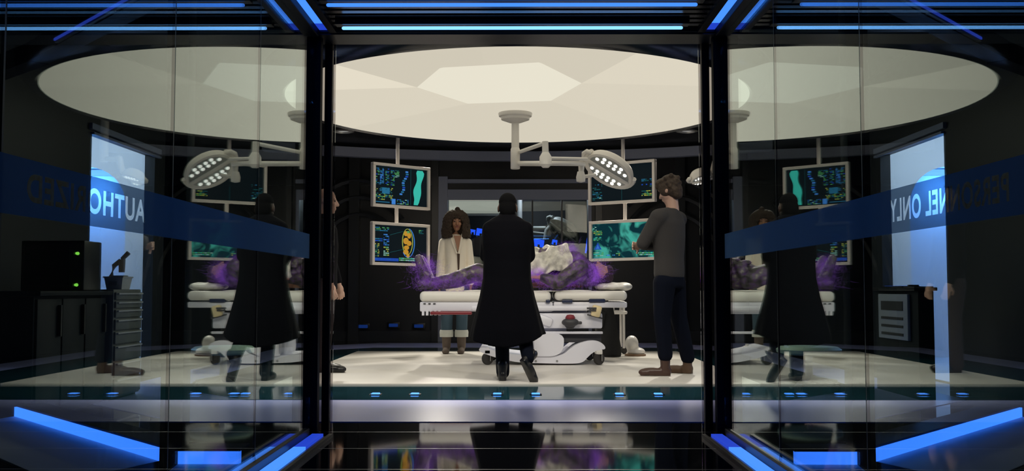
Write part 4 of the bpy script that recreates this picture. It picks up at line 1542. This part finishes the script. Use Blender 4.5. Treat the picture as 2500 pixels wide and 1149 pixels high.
# --- man with folded arms at the right
def arms_man():
    bx, by = P(1636, 915, 9.0).x, 9.0
    t = thing('person', 'person with brown hair and charcoal sweater, arms folded, before the right hand screens', 'person', (bx, by, ZP))
    yaw = math.radians(52)

    def L(x, y_, z):
        return V((bx + x * math.cos(yaw) - y_ * math.sin(yaw), by + x * math.sin(yaw) + y_ * math.cos(yaw), ZP + z))

    def G(x, y_, z):
        return V((bx + x, by + y_, ZP + z))
    zt_ = P(1638, 430, 9.0).z - ZP
    hcn = V((P(1634, 462, 9.0).x, by, ZP + zt_ - 0.125))
    sk = MB()
    W, Rm = head(sk, hcn, math.radians(52), -0.38, 1.0)
    sk.cap(hcn + V((0.03, 0.0, -0.2)), 0.06, hcn + V((0.02, 0.0, -0.07)), 0.058)
    c1 = P(1645, 520, 9.0)
    sk.oval([(bx, by, ZP + 0.92, 0.14, 0.1), (bx, by, ZP + 1.2, 0.15, 0.1), (bx, by, ZP + 1.42, 0.17, 0.09), (bx, by, ZP + 1.5, 0.07, 0.06)], yaw=yaw)
    chest = {}
    for k in (-1, 1):
        sh, el = L(k * 0.19, 0.0, 1.43), L(k * 0.225, 0.14, 1.2)
        wr = L(-k * 0.06, 0.27, 1.2 + (0.05 if k < 0 else -0.02))
        chest[k] = (sh, el, wr)
        sk.chain([(sh, 0.05), (el, 0.043), (wr, 0.03)])
        f_ = (L(-k, 0.12, 0) - L(0, 0, 0))
        hand(sk, wr, f_, (L(0, 1, 0) - L(0, 0, 0)), k, 0.5)
    hipL, hipR = L(-0.09, 0, 0.9), L(0.09, 0, 0.9)
    fl_ = P(1630, 916, 8.95)
    fr_ = P(1682, 912, 9.2)
    aL = V((fl_.x - 0.02, 8.95, ZP + 0.1))
    aR = V((fr_.x - 0.01, 9.2, ZP + 0.1))
    kL = (hipL + aL) / 2 + V((-0.025, 0, 0.02))
    kR = (hipR + aR) / 2 + V((-0.02, 0, 0.02))
    sk.chain([(hipL, 0.075), (kL, 0.052), (aL, 0.038)])
    sk.chain([(hipR, 0.075), (kR, 0.052), (aR, 0.038)])
    blob('body', sk, skinP, t, 0.007, 3)
    h = MB()
    h.ell(W(0, -0.02, 0.05), (0.088, 0.105, 0.088), Rm)
    h.ell(W(0, -0.05, -0.02), (0.082, 0.072, 0.085), Rm)
    h.ell(W(0, 0.05, 0.085), (0.07, 0.06, 0.05), Rm)
    for k in (-1, 1):
        h.ell(W(k * 0.054, 0.01, 0.015), (0.036, 0.066, 0.075), Rm)
    h.ell(W(0, 0.085, 0.065), (0.06, 0.03, 0.035), Rm)
    h.ell(W(0, -0.06, -0.07), (0.062, 0.045, 0.05), Rm)
    for i in range(26):
        a = R_.uniform(0, 2 * PI)
        h.ell(W(0.075 * math.cos(a), -0.03 + 0.085 * math.sin(a), R_.uniform(0.0, 0.1)), (0.022, 0.026, 0.026), Rm, 10, 6)
    blob('hair', h, hairB, t, 0.007, 2)
    b = MB()
    ty_ = lambda x, y_: L(x, y_, 0)
    b.oval([(bx + 0.0, by, ZP + 0.885, 0.165, 0.125), (bx, by, ZP + 0.93, 0.172, 0.13), (bx, by, ZP + 1.08, 0.168, 0.125), (bx, by, ZP + 1.25, 0.188, 0.135), (bx, by, ZP + 1.38, 0.205, 0.13),
            (bx, by, ZP + 1.46, 0.17, 0.105), (bx + 0.01, by, ZP + 1.505, 0.09, 0.082), (bx + 0.01, by, ZP + 1.52, 0.075, 0.07)], yaw=yaw)
    for k in (-1, 1):
        b.cap(V((bx, by, ZP + 1.45)), 0.085, chest[k][0], 0.078)
    for k in (-1, 1):
        sh, el, wr = chest[k]
        b.chain([(sh, 0.075), (el, 0.062), (wr + (el - wr) * 0.12, 0.042)])
    blob('sweater', b, sweater, t, 0.009, 12)
    b = MB()
    b.oval([(bx, by, ZP + 0.8, 0.165, 0.12), (bx, by, ZP + 0.9, 0.165, 0.122)], yaw=yaw)
    b.chain([(hipL + V((0, 0, -0.06)), 0.105), (kL, 0.078), (aL + V((0, 0, 0.09)), 0.068)])
    b.chain([(hipR + V((0, 0, -0.06)), 0.105), (kR, 0.078), (aR + V((0, 0, 0.05)), 0.066)])
    blob('trousers', b, trouser, t, 0.009, 3)
    b = MB()
    foot(b, aL + V((0.05, 0, 0)) - V((0, 0, aL.z - ZP)), math.radians(84), 0.3)
    blob('shoe', b, shoem, t, 0.008, 2, ZP)
    b = MB()
    foot(b, aR + V((0.04, -0.02, 0)) - V((0, 0, aR.z - ZP)), math.radians(58), 0.29)
    blob('shoe', b, mat('tan_brown_leather', (0.09, 0.05, 0.028), 0.5), t, 0.008, 2, ZP)


arms_man()


# --- woman facing the viewer behind the bed
def woman():
    D_ = 12.1
    bx, by = P(1111, 865, D_).x, D_
    t = thing('person', 'person with big curly hair, open cream shirt and cuffed jeans standing behind the bed', 'person', (bx, by, ZP))

    def L(x, y_, z):
        return V((bx + x, by - y_, ZP + z))       # faces the viewer
    zt_ = P(1110, 511, D_).z - ZP
    hcn = L(0.012, 0.02, zt_ - 0.158)
    sk = MB()
    W, Rm = head(sk, hcn, PI + 0.18, 0.0, 0.92)
    sk.cap(L(0, -0.01, zt_ - 0.42), 0.047, L(0.005, 0.0, zt_ - 0.25), 0.046)
    zs = P(1110, 580, D_).z - ZP          # shoulder line
    sk.oval([(bx, by, ZP + 0.95, 0.13, 0.09), (bx, by, ZP + 1.15, 0.105, 0.08), (bx, by, ZP + zs - 0.14, 0.125, 0.09), (bx, by, ZP + zs - 0.04, 0.12, 0.06), (bx, by, ZP + zs + 0.05, 0.05, 0.05)])
    arms = {}
    for k in (-1, 1):
        sh, el, wr = L(k * 0.15, 0.0, zs - 0.06), L(k * 0.185, -0.02, zs - 0.33), L(k * 0.19, 0.06, zs - 0.57)
        arms[k] = (sh, el, wr)
        sk.chain([(sh, 0.045), (el, 0.036), (wr, 0.026)])
        hand(sk, wr, (0, -0.15, -1), (k, 0, 0), -1 if k > 0 else 1, 0.35, 0.92)
    hips = [L(-0.09, 0, 0.9), L(0.09, 0, 0.9)]
    xk = [P(1093, 0, D_).x - bx, P(1129, 0, D_).x - bx]
    ank = [L(xk[0], 0, 0.1), L(xk[1], 0, 0.1)]
    for hp, an in zip(hips, ank):
        sk.chain([(hp, 0.08), ((hp + an) / 2, 0.052), (an, 0.038)])
    blob('body', sk, skinB, t, 0.006, 2)
    eyes(t, W, Rm, 0.92)
    b = MB()
    b.ell(W(0, 0.099, -0.062), (0.022, 0.007, 0.006), Rm).ell(W(0, 0.098, -0.073), (0.019, 0.008, 0.007), Rm)
    build('lips', b, mat('lip_colour', (0.22, 0.06, 0.05), 0.45), t)
    b = MB()
    for k in (-1, 1):
        b.cap(W(k * 0.016, 0.094, 0.03), 0.0035, W(k * 0.046, 0.082, 0.033), 0.0025, 8)
    build('eyebrows', b, hairD, t)
    h = MB()
    rr = random.Random(21)
    def inface(x, y_, z):
        return y_ > -0.02 and ((x / 0.07) ** 2 + ((z + 0.03) / 0.1) ** 2 < 1 or (z < -0.03 and abs(x) < 0.066))
    for i in range(1500):
        a = rr.uniform(0, 2 * PI)
        zz_ = rr.uniform(-0.2, 0.155)
        rad = (0.172 - 0.012 * rr.random()) * (math.sqrt(max(0.05, 1 - (zz_ / 0.17) ** 2)) if zz_ > 0 else 1.0 + 0.1 * min(1, -zz_ / 0.12))
        x, y_ = rad * math.cos(a), rad * 0.72 * math.sin(a) - 0.03
        rs_ = rr.uniform(0.01, 0.019)
        if inface(x * 0.9, y_, zz_):
            continue
        h.ell(W(x, y_, zz_), [rs_] * 3, Rm, 7, 5)
    for k in (-1, 1):
        for zz_, xx, rx_ in ((0.06, 0.085, 0.065), (0.0, 0.11, 0.06), (-0.06, 0.12, 0.062), (-0.12, 0.122, 0.062), (-0.165, 0.118, 0.06)):
            h.ell(W(k * xx, -0.02, zz_), (rx_, 0.08, 0.06), Rm)
            h.ell(W(k * (xx - 0.012), 0.03, zz_), (rx_ * 0.62, 0.05, 0.045), Rm)
    h.ell(W(0, -0.06, -0.06), (0.15, 0.085, 0.16), Rm)
    h.ell(W(0, -0.02, 0.08), (0.135, 0.11, 0.075), Rm)
    h.ell(W(0, 0.04, 0.095), (0.075, 0.06, 0.04), Rm)
    h.ell(W(-0.015, -0.01, 0.165), (0.035, 0.035, 0.04), Rm)
    blob('hair', h, hairD, t, 0.007, 1)
    b = MB()
    n = 60
    prof_ = [(zs + 0.04, 0.06, 0.055), (zs + 0.02, 0.09, 0.075), (zs - 0.02, 0.145, 0.1), (zs - 0.12, 0.138, 0.115), (zs - 0.3, 0.122, 0.115), (zs - 0.45, 0.135, 0.13), (zs - 0.62, 0.15, 0.145), (zs - 0.66, 0.14, 0.135)]
    rs = []
    for z, rx, ry in prof_:
        f = max(0, (zs - z) / 0.6)
        rs.append([L(rx * (1 + 0.03 * f * math.sin(9 * 2 * PI * j / n)) * math.cos(2 * PI * j / n), ry * (1 + 0.04 * f * math.sin(7 * 2 * PI * j / n)) * math.sin(2 * PI * j / n), z) for j in range(n)])
    b.rings(rs)
    for k in (-1, 1):
        sh, el, wr = arms[k]
        b.chain([(sh, 0.056), (el, 0.05), (wr + V((0, 0, 0.03)), 0.05)])
    so = blob('shirt', b, shirtm, t, 0.008, 2)
    # open neck: skin wedge with dark laced edge down the front
    b = MB()
    ya = 0.13
    b.prism([(-0.012, 0), (0.012, 0), (0.018, -0.1), (0.008, -0.4), (-0.004, -0.4), (-0.016, -0.1)], -0.006, 0.006, Matrix.Translation(L(0.045, 0.122, zs - 0.08)) @ Matrix.Rotation(PI / 2, 4, 'X'))
    build('placket', b, mat('dark_placket', (0.06, 0.035, 0.022), 0.8), so, False)
    b = MB()
    b.prism([(-0.05, 0.055), (0.04, 0.055), (0.03, -0.02), (0.005, -0.16), (-0.02, -0.06)], -0.006, 0.006, Matrix.Translation(L(0.035, 0.106, zs - 0.03)) @ Matrix.Rotation(PI / 2 - 0.4, 4, 'X'))
    build('open_neck', b, skinB, so, False)
    b = MB()
    for k, pts in enumerate((((-0.055, 0.07, 0.045), (-0.03, 0.115, -0.06), (0.025, 0.135, -0.2)), ((0.09, 0.07, 0.04), (0.075, 0.12, -0.06), (0.05, 0.137, -0.2)))):
        b.tube([L(x, y_, zs + z) for x, y_, z in pts], 0.014, 8)
    build('collar', b, shirtm, so)
    b = MB()
    b.oval([(bx, by, ZP + 0.78, 0.15, 0.11), (bx, by, ZP + 0.95, 0.155, 0.11)])
    for hp, an in zip(hips, ank):
        b.chain([(hp + V((0, 0, -0.04)), 0.095), ((hp + an) / 2, 0.074), (an + V((0, 0, 0.15)), 0.07)])
    jo = blob('jeans', b, jeans, t, 0.009, 3)
    for an in ank:
        build('turned_cuff', MB().revolve([(0.055, 0.2), (0.082, 0.2), (0.085, 0.26), (0.078, 0.285), (0.055, 0.285)], (an.x, an.y, ZP), None, 24), cuffm, jo)
    for an in ank:
        b = MB()
        foot(b, V((an.x, an.y + 0.05, ZP)), PI, 0.25)
        b.cap(V((an.x, an.y, ZP + 0.08)), 0.052, V((an.x, an.y, ZP + 0.24)), 0.06)
        blob('boot', b, bootm, t, 0.009, 2, ZP)


woman()


# --- man half hidden behind the left post
def left_man():
    D_ = 9.4
    bx, by = P(793, 905, D_).x, D_
    t = thing('person', 'bald person in dark clothes half hidden behind the left doorway post', 'person', (bx, by, ZP))

    def L(x, y_, z):
        return V((bx + y_, by - x, ZP + z))       # faces +X
    zt_ = P(815, 461, D_).z - ZP
    hcn = L(0, 0.0, zt_ - 0.115)
    sk = MB()
    W, Rm = head(sk, hcn, -PI / 2 + 0.1, -0.1, 1.0)
    sk.cap(L(0, -0.03, zt_ - 0.34), 0.06, L(0, -0.01, zt_ - 0.17), 0.056)
    sk.oval([(bx - 0.02, by, ZP + 0.9, 0.1, 0.14), (bx - 0.02, by, ZP + 1.2, 0.1, 0.15), (bx - 0.02, by, ZP + 1.4, 0.09, 0.17), (bx - 0.02, by, ZP + 1.47, 0.06, 0.07)])
    arms = {}
    for k in (-1, 1):
        sh, el, wr = L(k * 0.19, -0.02, 1.38), L(k * 0.22, 0.0, 1.08), L(k * 0.2, 0.085, 0.83)
        arms[k] = (sh, el, wr)
        sk.chain([(sh, 0.05), (el, 0.042), (wr, 0.03)])
        hand(sk, wr, V((0.25, 0, -1)), V((0, -k, 0)), k, 0.6)
    hips = [L(-0.09, -0.02, 0.88), L(0.09, -0.02, 0.88)]
    ank = [L(-0.1, -0.08, 0.1), L(0.1, -0.01, 0.1)]
    for hp, an in zip(hips, ank):
        sk.chain([(hp, 0.08), ((hp + an) / 2 + V((0.02, 0, 0)), 0.055), (an, 0.04)])
    blob('body', sk, skinP, t, 0.007, 3)
    eyes(t, W, Rm)
    b = MB()
    b.oval([(bx - 0.02, by, ZP + 0.78, 0.13, 0.18), (bx - 0.02, by, ZP + 0.95, 0.125, 0.175), (bx - 0.02, by, ZP + 1.2, 0.135, 0.19), (bx - 0.02, by, ZP + 1.36, 0.12, 0.2), (bx - 0.03, by, ZP + 1.45, 0.085, 0.12), (bx - 0.03, by, ZP + 1.5, 0.07, 0.075)])
    for k in (-1, 1):
        sh, el, wr = arms[k]
        b.chain([(sh, 0.07), (el, 0.06), (wr + (el - wr) * 0.14, 0.046)])
    blob('jacket', b, jack, t, 0.009, 3)
    b = MB()
    b.oval([(bx - 0.02, by, ZP + 0.78, 0.12, 0.16), (bx - 0.02, by, ZP + 0.9, 0.12, 0.16)])
    for hp, an in zip(hips, ank):
        b.chain([(hp + V((0, 0, -0.05)), 0.105), ((hp + an) / 2 + V((0.03, 0, 0)), 0.085), (an + V((0, 0, -0.03)), 0.07)])
    blob('trousers', b, plum, t, 0.009, 3)
    for an in ank:
        b = MB()
        foot(b, V((an.x - 0.05, an.y, ZP)), -PI / 2, 0.29)
        blob('shoe', b, blackl, t, 0.008, 2, ZP)


left_man()


# --- patient lying on the bed in a ragged suit with purple glowing wisps
suit = mat('grey_purple_suit', (0.075, 0.062, 0.075), 0.5, bump=(18, 1.0), var=0.9, vscale=13)
for n_ in suit.node_tree.nodes:
    if n_.type == 'VALTORGB':
        e_ = n_.color_ramp.elements
        e_[0].position, e_[1].position = 0.36, 0.72
        e_[0].color = (0.012, 0.009, 0.014, 1)
        e_[1].color = (0.3, 0.27, 0.25, 1)
        for ps_, cl_ in ((0.46, (0.05, 0.042, 0.045, 1)), (0.54, (0.085, 0.03, 0.15, 1)), (0.62, (0.1, 0.088, 0.09, 1))):
            e_.new(ps_).color = cl_
    if n_.type == 'TEX_NOISE':
        n_.inputs['Detail'].default_value = 7
plate_m = mat('silver_plating', (0.55, 0.53, 0.47), 0.6, metal=0.1, bump=(14, 0.8), var=0.35, vscale=14)


def patient():
    D_ = 10.5
    t = thing('person', 'person lying on the treatment bed in a ragged grey suit with purple glowing wisps', 'person', (0.1, D_, zm))

    def Q(px, py, dy=0.0):
        p = P(px, py, D_)
        return V((p.x, D_ + dy, p.z))
    sk = MB()
    hcn = Q(1467, 668)
    # face up, crown to +X: head's up axis is +X, its forward axis +Z
    Rl = Matrix(((0, 0, 1), (-1, 0, 0), (0, 1, 0)))
    hs = 1.05

    def W(x, y_, z):
        return hcn + Rl @ (V((x, y_, z)) * hs)

    def e(x, y_, z, rx, ry, rz):
        sk.ell(W(x, y_, z), (rx * hs, ry * hs, rz * hs), Rl)
    e(0, -0.012, 0.03, 0.076, 0.096, 0.088)
    e(0, 0.03, -0.02, 0.064, 0.066, 0.09)
    e(0, 0.045, -0.085, 0.042, 0.045, 0.035)
    sk.cap(W(0, 0.092, 0.008), 0.01, W(0, 0.114, -0.03), 0.016)
    sk.cap(W(-0.04, 0.078, 0.024), 0.013, W(0.04, 0.078, 0.024), 0.013)
    sk.cap(W(-0.02, 0.093, -0.066), 0.011, W(0.02, 0.093, -0.066), 0.011)
    for k in (-1, 1):
        e(k * 0.077, -0.005, -0.01, 0.01, 0.024, 0.034)
    sk.cap(Q(1447, 674), 0.062, Q(1425, 676), 0.07)
    Rx = rotm(0, PI / 2, 0)
    sk.cap(Q(1420, 672), 0.13, Q(1230, 676), 0.12)
    arms = {}
    for k in (-1, 1):
        sh, el, wr = Q(1412, 655, -k * 0.25), Q(1360, 690, -k * 0.31), Q(1322, 678, -k * 0.3)
        arms[k] = (sh, el, wr)
        sk.chain([(sh, 0.055), (el, 0.045), (wr, 0.032)])
        hand(sk, wr, (-1, 0.1 * k, 0.06), (0, -0.2 * k, 1), k, 0.35, 1.05)
        sk.chain([(Q(1225, 685, -k * 0.11), 0.08), (Q(1168, 666, -k * 0.13), 0.06), (Q(1050, 696, -k * 0.12), 0.045)])
    blob('body', sk, skinB, t, 0.008, 3)
    h = MB()
    h.ell(W(0, -0.03, 0.05), (0.084, 0.09, 0.082), Rl)
    h.ell(W(0, 0.03, 0.085), (0.07, 0.06, 0.045), Rl)
    h.ell(W(0, -0.06, -0.02), (0.078, 0.05, 0.09), Rl)
    blob('hair', h, mat('dark_plum_hair', (0.03, 0.012, 0.03), 0.9, bump=(60, 0.8)), t, 0.008, 2)
    s = MB()
    s.chain([(Q(1428, 668), 0.15), (Q(1395, 655), 0.2), (Q(1330, 648), 0.2), (Q(1270, 664), 0.165), (Q(1222, 676), 0.15)])
    s.cap(Q(1420, 668, -0.12), 0.13, Q(1400, 666, 0.14), 0.13)
    for k in (-1, 1):
        sh, el, wr = arms[k]
        s.chain([(sh, 0.095), (el, 0.075), (wr + (el - wr) * 0.1, 0.05)])
        s.chain([(Q(1222, 683, -k * 0.11), 0.115), (Q(1168, 664, -k * 0.13), 0.095), (Q(1110, 684, -k * 0.13), 0.085), (Q(1056, 694, -k * 0.12), 0.066)])
    rr = random.Random(4)
    for i in range(60):
        u = rr.random()
        px = 1230 + 190 * u
        a = rr.uniform(-0.5, PI + 0.5)
        c = Q(px, 664)
        s.ell(c + V((0, -0.19 * math.cos(a), 0.15 * math.sin(a))), (rr.uniform(0.03, 0.07), rr.uniform(0.02, 0.05), rr.uniform(0.02, 0.05)), None, 8, 6)
    so = blob('suit', s, suit, t, 0.01, 2, zm + 0.03)
    b = MB()
    for k in (-1, 1):
        b.chain([(Q(1058, 693, -k * 0.12), 0.068), (Q(1036, 696, -k * 0.12), 0.07)])
        b.chain([(Q(1046, 688, -k * 0.12), 0.07), (Q(1034, 655, -k * 0.15), 0.06), (Q(1026, 632, -k * 0.16), 0.045)])
    blob('boots', b, suit, t, 0.009, 2, zm + 0.03)
    vs, fs = [], []
    nu, nv = 40, 34
    for i in range(nu + 1):
        u = i / nu
        c = Q(1278 + 112 * u, 652 + 8 * (1 - u))
        for j in range(nv + 1):
            f = j / nv
            a = math.radians(-18 - 12 * math.sin(7 * u) + (165 + 14 * math.sin(9 * u)) * f)
            rd = 0.247 - 0.03 * (1 - u) + 0.013 * math.sin(19 * u + 5 * f) + 0.012 * math.sin(13 * f * 2 - 6 * u) + 0.006 * math.sin(37 * u - 17 * f)
            vs.append(c + V((0.02 * math.sin(8 * f), -rd * 1.08 * math.cos(a), rd * math.sin(a))))
    for i in range(nu):
        for j in range(nv):
            k = i * (nv + 1) + j
            fs.append((k, k + 1, k + nv + 2, k + nv + 1))
    dr = build('silver_drape', MB().add(vs, fs), plate_m, t, True, 180)
    so_ = dr.modifiers.new('s', 'SOLIDIFY')
    so_.thickness = 0.012
    # hair-fine glowing wisps in tufts
    b = MB()

    def tuft(px, py, dy, n, L0, L1, dirf):
        for i in range(n):
            p = Q(px + rr.gauss(0, 16), py + rr.gauss(0, 10), dy + rr.uniform(-0.1, 0.1))
            d = V(dirf) + V((rr.gauss(0, 1.1), rr.gauss(0, 0.7), rr.gauss(0, 0.9)))
            d.normalize()
            Ln = rr.uniform(L0, L1)
            c2 = V((rr.gauss(0, 0.5), rr.gauss(0, 0.4), rr.gauss(0, 0.5)))
            pts = [p + d * Ln * f + c2 * Ln * 0.5 * f * f for f in (0, 0.35, 0.7, 1.0)]
            for q_ in pts:
                q_.z = max(q_.z, zm + 0.015)
            r0 = rr.uniform(0.0015, 0.0045)
            b.tube(pts, [r0, r0 * 0.9, r0 * 0.6, r0 * 0.15], 4)
    for px, py, n, d_ in ((1030, 650, 70, (-0.3, -0.3, 1)), (1048, 655, 90, (0.1, -0.4, 0.7)), (1040, 690, 60, (0, -0.6, 0.1)), (1075, 690, 50, (0.6, -0.6, 0.2)), (1110, 695, 50, (0.7, -0.6, 0)), (1150, 695, 50, (-0.5, -0.6, 0)),
                          (1385, 620, 50, (0.2, -0.3, 1)), (1340, 690, 60, (-0.7, -0.7, 0)), (1390, 690, 60, (-0.3, -0.8, 0.2)), (1425, 660, 120, (0, -0.9, 0.4)), (1442, 680, 120, (0.2, -0.9, 0)), (1455, 655, 70, (0.3, -0.7, 0.5)), (1330, 665, 40, (-0.8, -0.6, 0.1))):
        tuft(px, py, -0.16, int(n * 4.5), 0.025, 0.085, d_)
    for px, py, dy, r in ((1040, 655, -0.13, (0.14, 0.13, 0.2)), (1062, 695, -0.16, (0.2, 0.14, 0.12)), (1120, 690, -0.18, (0.25, 0.12, 0.12)), (1170, 685, -0.15, (0.2, 0.14, 0.14)),
                          (1385, 612, -0.05, (0.16, 0.15, 0.12)), (1365, 690, -0.3, (0.26, 0.14, 0.13)), (1408, 655, -0.25, (0.15, 0.15, 0.2)), (1440, 672, -0.18, (0.17, 0.18, 0.17)), (1310, 672, -0.3, (0.16, 0.14, 0.12))):
        hb = MB().ell(Q(px, py, dy), r, None, 24, 14)
        for v_ in hb.bm.verts:
            v_.co.z = max(v_.co.z, zm + 0.03)
            v_.co.y = max(v_.co.y, BY0 - 0.12)
        hz = build('purple_haze', hb, hazem, t, True, 180)
        hz['kind'] = 'stuff'
    o = build('purple_wisps', b, wispm, t, True, 180)
    o['label'] = 'purple glowing wisps'
    o['kind'] = 'stuff'


patient()

# ------------------------------------------------------------------ cabinets and worktops at the sides
drawm = mat('grey_green_drawer', (0.2, 0.21, 0.19), 0.5)
counter = mat('dark_teal_counter', (0.003, 0.009, 0.013), 0.5, spec=0.2)
xs_, y0_, y1_ = 2.9, 2.9 * F_PX / 985, 2.9 * F_PX / 918
t = thing('drawer_cabinet', 'tall grey drawer cabinet beyond the left glass wall', 'cabinet', (-3.15, (y0_ + y1_) / 2, 0))
build('body', MB().bx(-xs_ - 0.45, -xs_, y0_, y1_, 0.02, 0.8, 0.006), drawm, t)
zs_ = [0.03, 0.16, 0.28, 0.4, 0.5, 0.59, 0.66, 0.72, 0.785]
for a, b_ in zip(zs_, zs_[1:]):
    dr = build('drawer', MB().bx(-xs_, -xs_ + 0.015, y0_ + 0.015, y1_ - 0.015, a + 0.006, b_ - 0.006, 0.004), drawm, t)
    build('handle', MB().bx(-xs_ + 0.015, -xs_ + 0.03, y0_ + 0.03, y1_ - 0.03, b_ - 0.022, b_ - 0.012), wmetal, dr, False)
build('plinth', MB().bx(-xs_ - 0.42, -xs_ - 0.02, y0_ + 0.02, y1_ - 0.02, 0, 0.02), black, t, False)
t = thing('worktop_unit', 'dark worktop unit beside the grey drawer cabinet', 'worktop', (-3.45, 6.9, 0))
build('body', MB().bx(-3.58, -2.95, 6.0, y0_ - 0.02, 0, 0.76, 0.005), counter, t)
build('top', MB().bx(-3.59, -2.9, 5.98, y0_ - 0.01, 0.76, 0.79, 0.004), counter, t)
for k in range(3):
    a = 6.02 + k * 0.34
    d_ = build('door', MB().bx(-2.95, -2.935, a, a + 0.32, 0.06, 0.74, 0.003), counter, t)
    build('handle', MB().bx(-2.935, -2.915, a + 0.27, a + 0.29, 0.5, 0.7), black, d_, False)
# on the drawer cabinet: a white bin and a microscope
q = P(286, 690, y0_ + 0.2)
t = thing('storage_bin', 'white plastic bin on top of the grey drawer cabinet', 'bin', (q.x, y0_ + 0.2, 0.8))
M = Matrix.Translation((q.x, y0_ + 0.22, 0.8))
b = MB()
rs = []
for hw, hy, z in ((0.055, 0.075, 0), (0.068, 0.09, 0.085), (0.075, 0.097, 0.085), (0.075, 0.097, 0.095), (0.063, 0.085, 0.095), (0.05, 0.07, 0.01)):
    rs.append([M @ V((x, y_, z)) for x, y_ in ((-hw, -hy), (hw, -hy), (hw, hy), (-hw, hy))])
b.rings(rs)
build('tub', b, wplastic, t, False)
build('label_plate', MB().box((q.x, y0_ + 0.22 - 0.094, 0.845), (0.06, 0.006, 0.03)), gmetal, t, False)
q = P(292, 640, y1_ - 0.08)
mx, my = -xs_ - 0.13, y1_ - 0.08
t = thing('microscope', 'dark laboratory microscope behind the white bin', 'microscope', (mx, my, 0.8))
build('base', MB().box((mx, my, 0.815), (0.12, 0.09, 0.03), None, 0.01), dgrey, t)
build('arm', MB().tube([(mx - 0.05, my, 0.82), (mx - 0.07, my, 0.9), (mx - 0.05, my, 0.98), (mx, my, 1.02)], 0.018, 10), dgrey, t)
build('stage', MB().box((mx, my, 0.9), (0.09, 0.08, 0.012), None, 0.003), gmetal, t)
build('objective_tube', MB().cyl((mx + 0.01, my, 0.93), (mx + 0.01, my, 1.03), 0.022, 0.026), dgrey, t)
build('eyepiece', MB().cyl((mx + 0.01, my, 1.03), (mx + 0.06, my, 1.08), 0.016, 0.018), dgrey, t)

# right: dark cabinet with a white slotted front
ya, yb2 = 7.15, 2.9 * F_PX / 870
t = thing('equipment_cabinet', 'dark cabinet with a white slotted front beyond the right glass wall', 'cabinet', (3.0, (ya + yb2) / 2, 0))
build('body', MB().bx(xs_ + 0.005, xs_ + 0.12, ya, yb2, 0, 0.79, 0.005), counter, t)
build('top', MB().bx(xs_ - 0.03, xs_ + 0.14, ya - 0.02, yb2 + 0.02, 0.79, 0.815, 0.004), black, t)
f0, f1 = 2.9 * F_PX / 955, 2.9 * F_PX / 884
fp = build('slotted_front', MB().bx(xs_ - 0.02, xs_ + 0.005, f0, f1, 0.42, 0.765, 0.006), mat('cool_white_plastic', (0.55, 0.58, 0.66), 0.4), t)
build('display_window', MB().bx(xs_ - 0.024, xs_ - 0.02, f0 + 0.08, f1 - 0.07, 0.64, 0.71), dgrey, fp, False)
for z in (0.57, 0.51, 0.45):
    build('slot', MB().bx(xs_ - 0.024, xs_ - 0.02, f0 + 0.08, f1 - 0.07, z, z + 0.02), dgrey, fp, False)
t = thing('tablet', 'blue lit tablet lying on the dark cabinet at the right', 'tablet', (3.1, yb2 - 0.3, 0.815))
build('case', MB().bx(2.88, 3.02, f0 + 0.1, f1 - 0.1, 0.815, 0.825, 0.003), black, t)
build('screen', MB().bx(2.89, 3.01, f0 + 0.12, f1 - 0.12, 0.825, 0.827), emis('tablet_blue', (0.03, 0.12, 0.8), 0.6), t, False)
t = thing('clipboard', 'dark clipboard with clip on the dark cabinet at the right', 'clipboard', (3.05, ya + 0.25, 0.815))
build('board', MB().bx(2.88, 3.02, ya + 0.0, ya + 0.2, 0.815, 0.822, 0.002), dgrey, t)
build('clip', MB().bx(2.91, 2.99, ya + 0.18, ya + 0.205, 0.822, 0.835, 0.003), gmetal, t)


# low wheeled stools beside the platform
def stool(x, y_, label):
    z0 = 0.008
    t = thing('wheeled_stool', label, 'stool', (x, y_, z0), 'pale wheeled stools beside the platform')
    build('seat', MB().revolve([(0.02, 0.29), (0.2, 0.29), (0.245, 0.305), (0.25, 0.33), (0.22, 0.35), (0.02, 0.352)], (x, y_, 0), None, 32), mat('pale_mint_vinyl', (0.5, 0.66, 0.52), 0.45), t)
    build('column', MB().cyl((x, y_, 0.09), (x, y_, 0.3), 0.03, 0.024), wmetal, t)
    b = MB()
    b.cyl((x, y_, 0.06), (x, y_, 0.11), 0.05, 0.04)
    for k in range(5):
        a = 2 * PI * k / 5 + 0.3
        b.tube([(x, y_, 0.1), (x + 0.14 * math.cos(a), y_ + 0.14 * math.sin(a), 0.085), (x + 0.25 * math.cos(a), y_ + 0.25 * math.sin(a), 0.07)], [0.028, 0.022, 0.016], 8)
    build('star_base', b, gmetal, t)
    for k in range(5):
        a = 2 * PI * k / 5 + 0.3
        build('caster', MB().revolve([(0.012, -0.018), (0.03, -0.018), (0.03, 0.018), (0.012, 0.018)], (x + 0.25 * math.cos(a), y_ + 0.25 * math.sin(a), z0 + 0.032), rotm(PI / 2, 0, a), 14), rubber, t)
    return t


s0 = stool(-2.32, 7.8, 'pale mint wheeled stool beside the platform, beyond the left glass wall')
dup(s0, (2.3, 7.8, 0.008), 'pale mint wheeled stool beside the platform, beyond the right glass wall')

# console with green indicator lamps on the dark worktop
t = thing('monitoring_console', 'dark console with two green indicator lamps on the dark worktop', 'console', (-3.2, 6.75, 0.79))
build('housing', MB().bx(-3.35, -2.92, 6.62, 6.9, 0.79, 1.13, 0.01), black, t)
for px, py in ((187, 618), (184, 695)):
    q = P(px, py, 6.6)
    build('indicator_lamp', MB().cyl((q.x, 6.6, q.z), (q.x, 6.62, q.z), 0.009, 0.011), emis('green_indicator', (0.35, 1.0, 0.1), 0.9), t)
build('front_panel', MB().bx(-3.32, -3.02, 6.612, 6.62, 0.83, 1.1), counter, t, False)
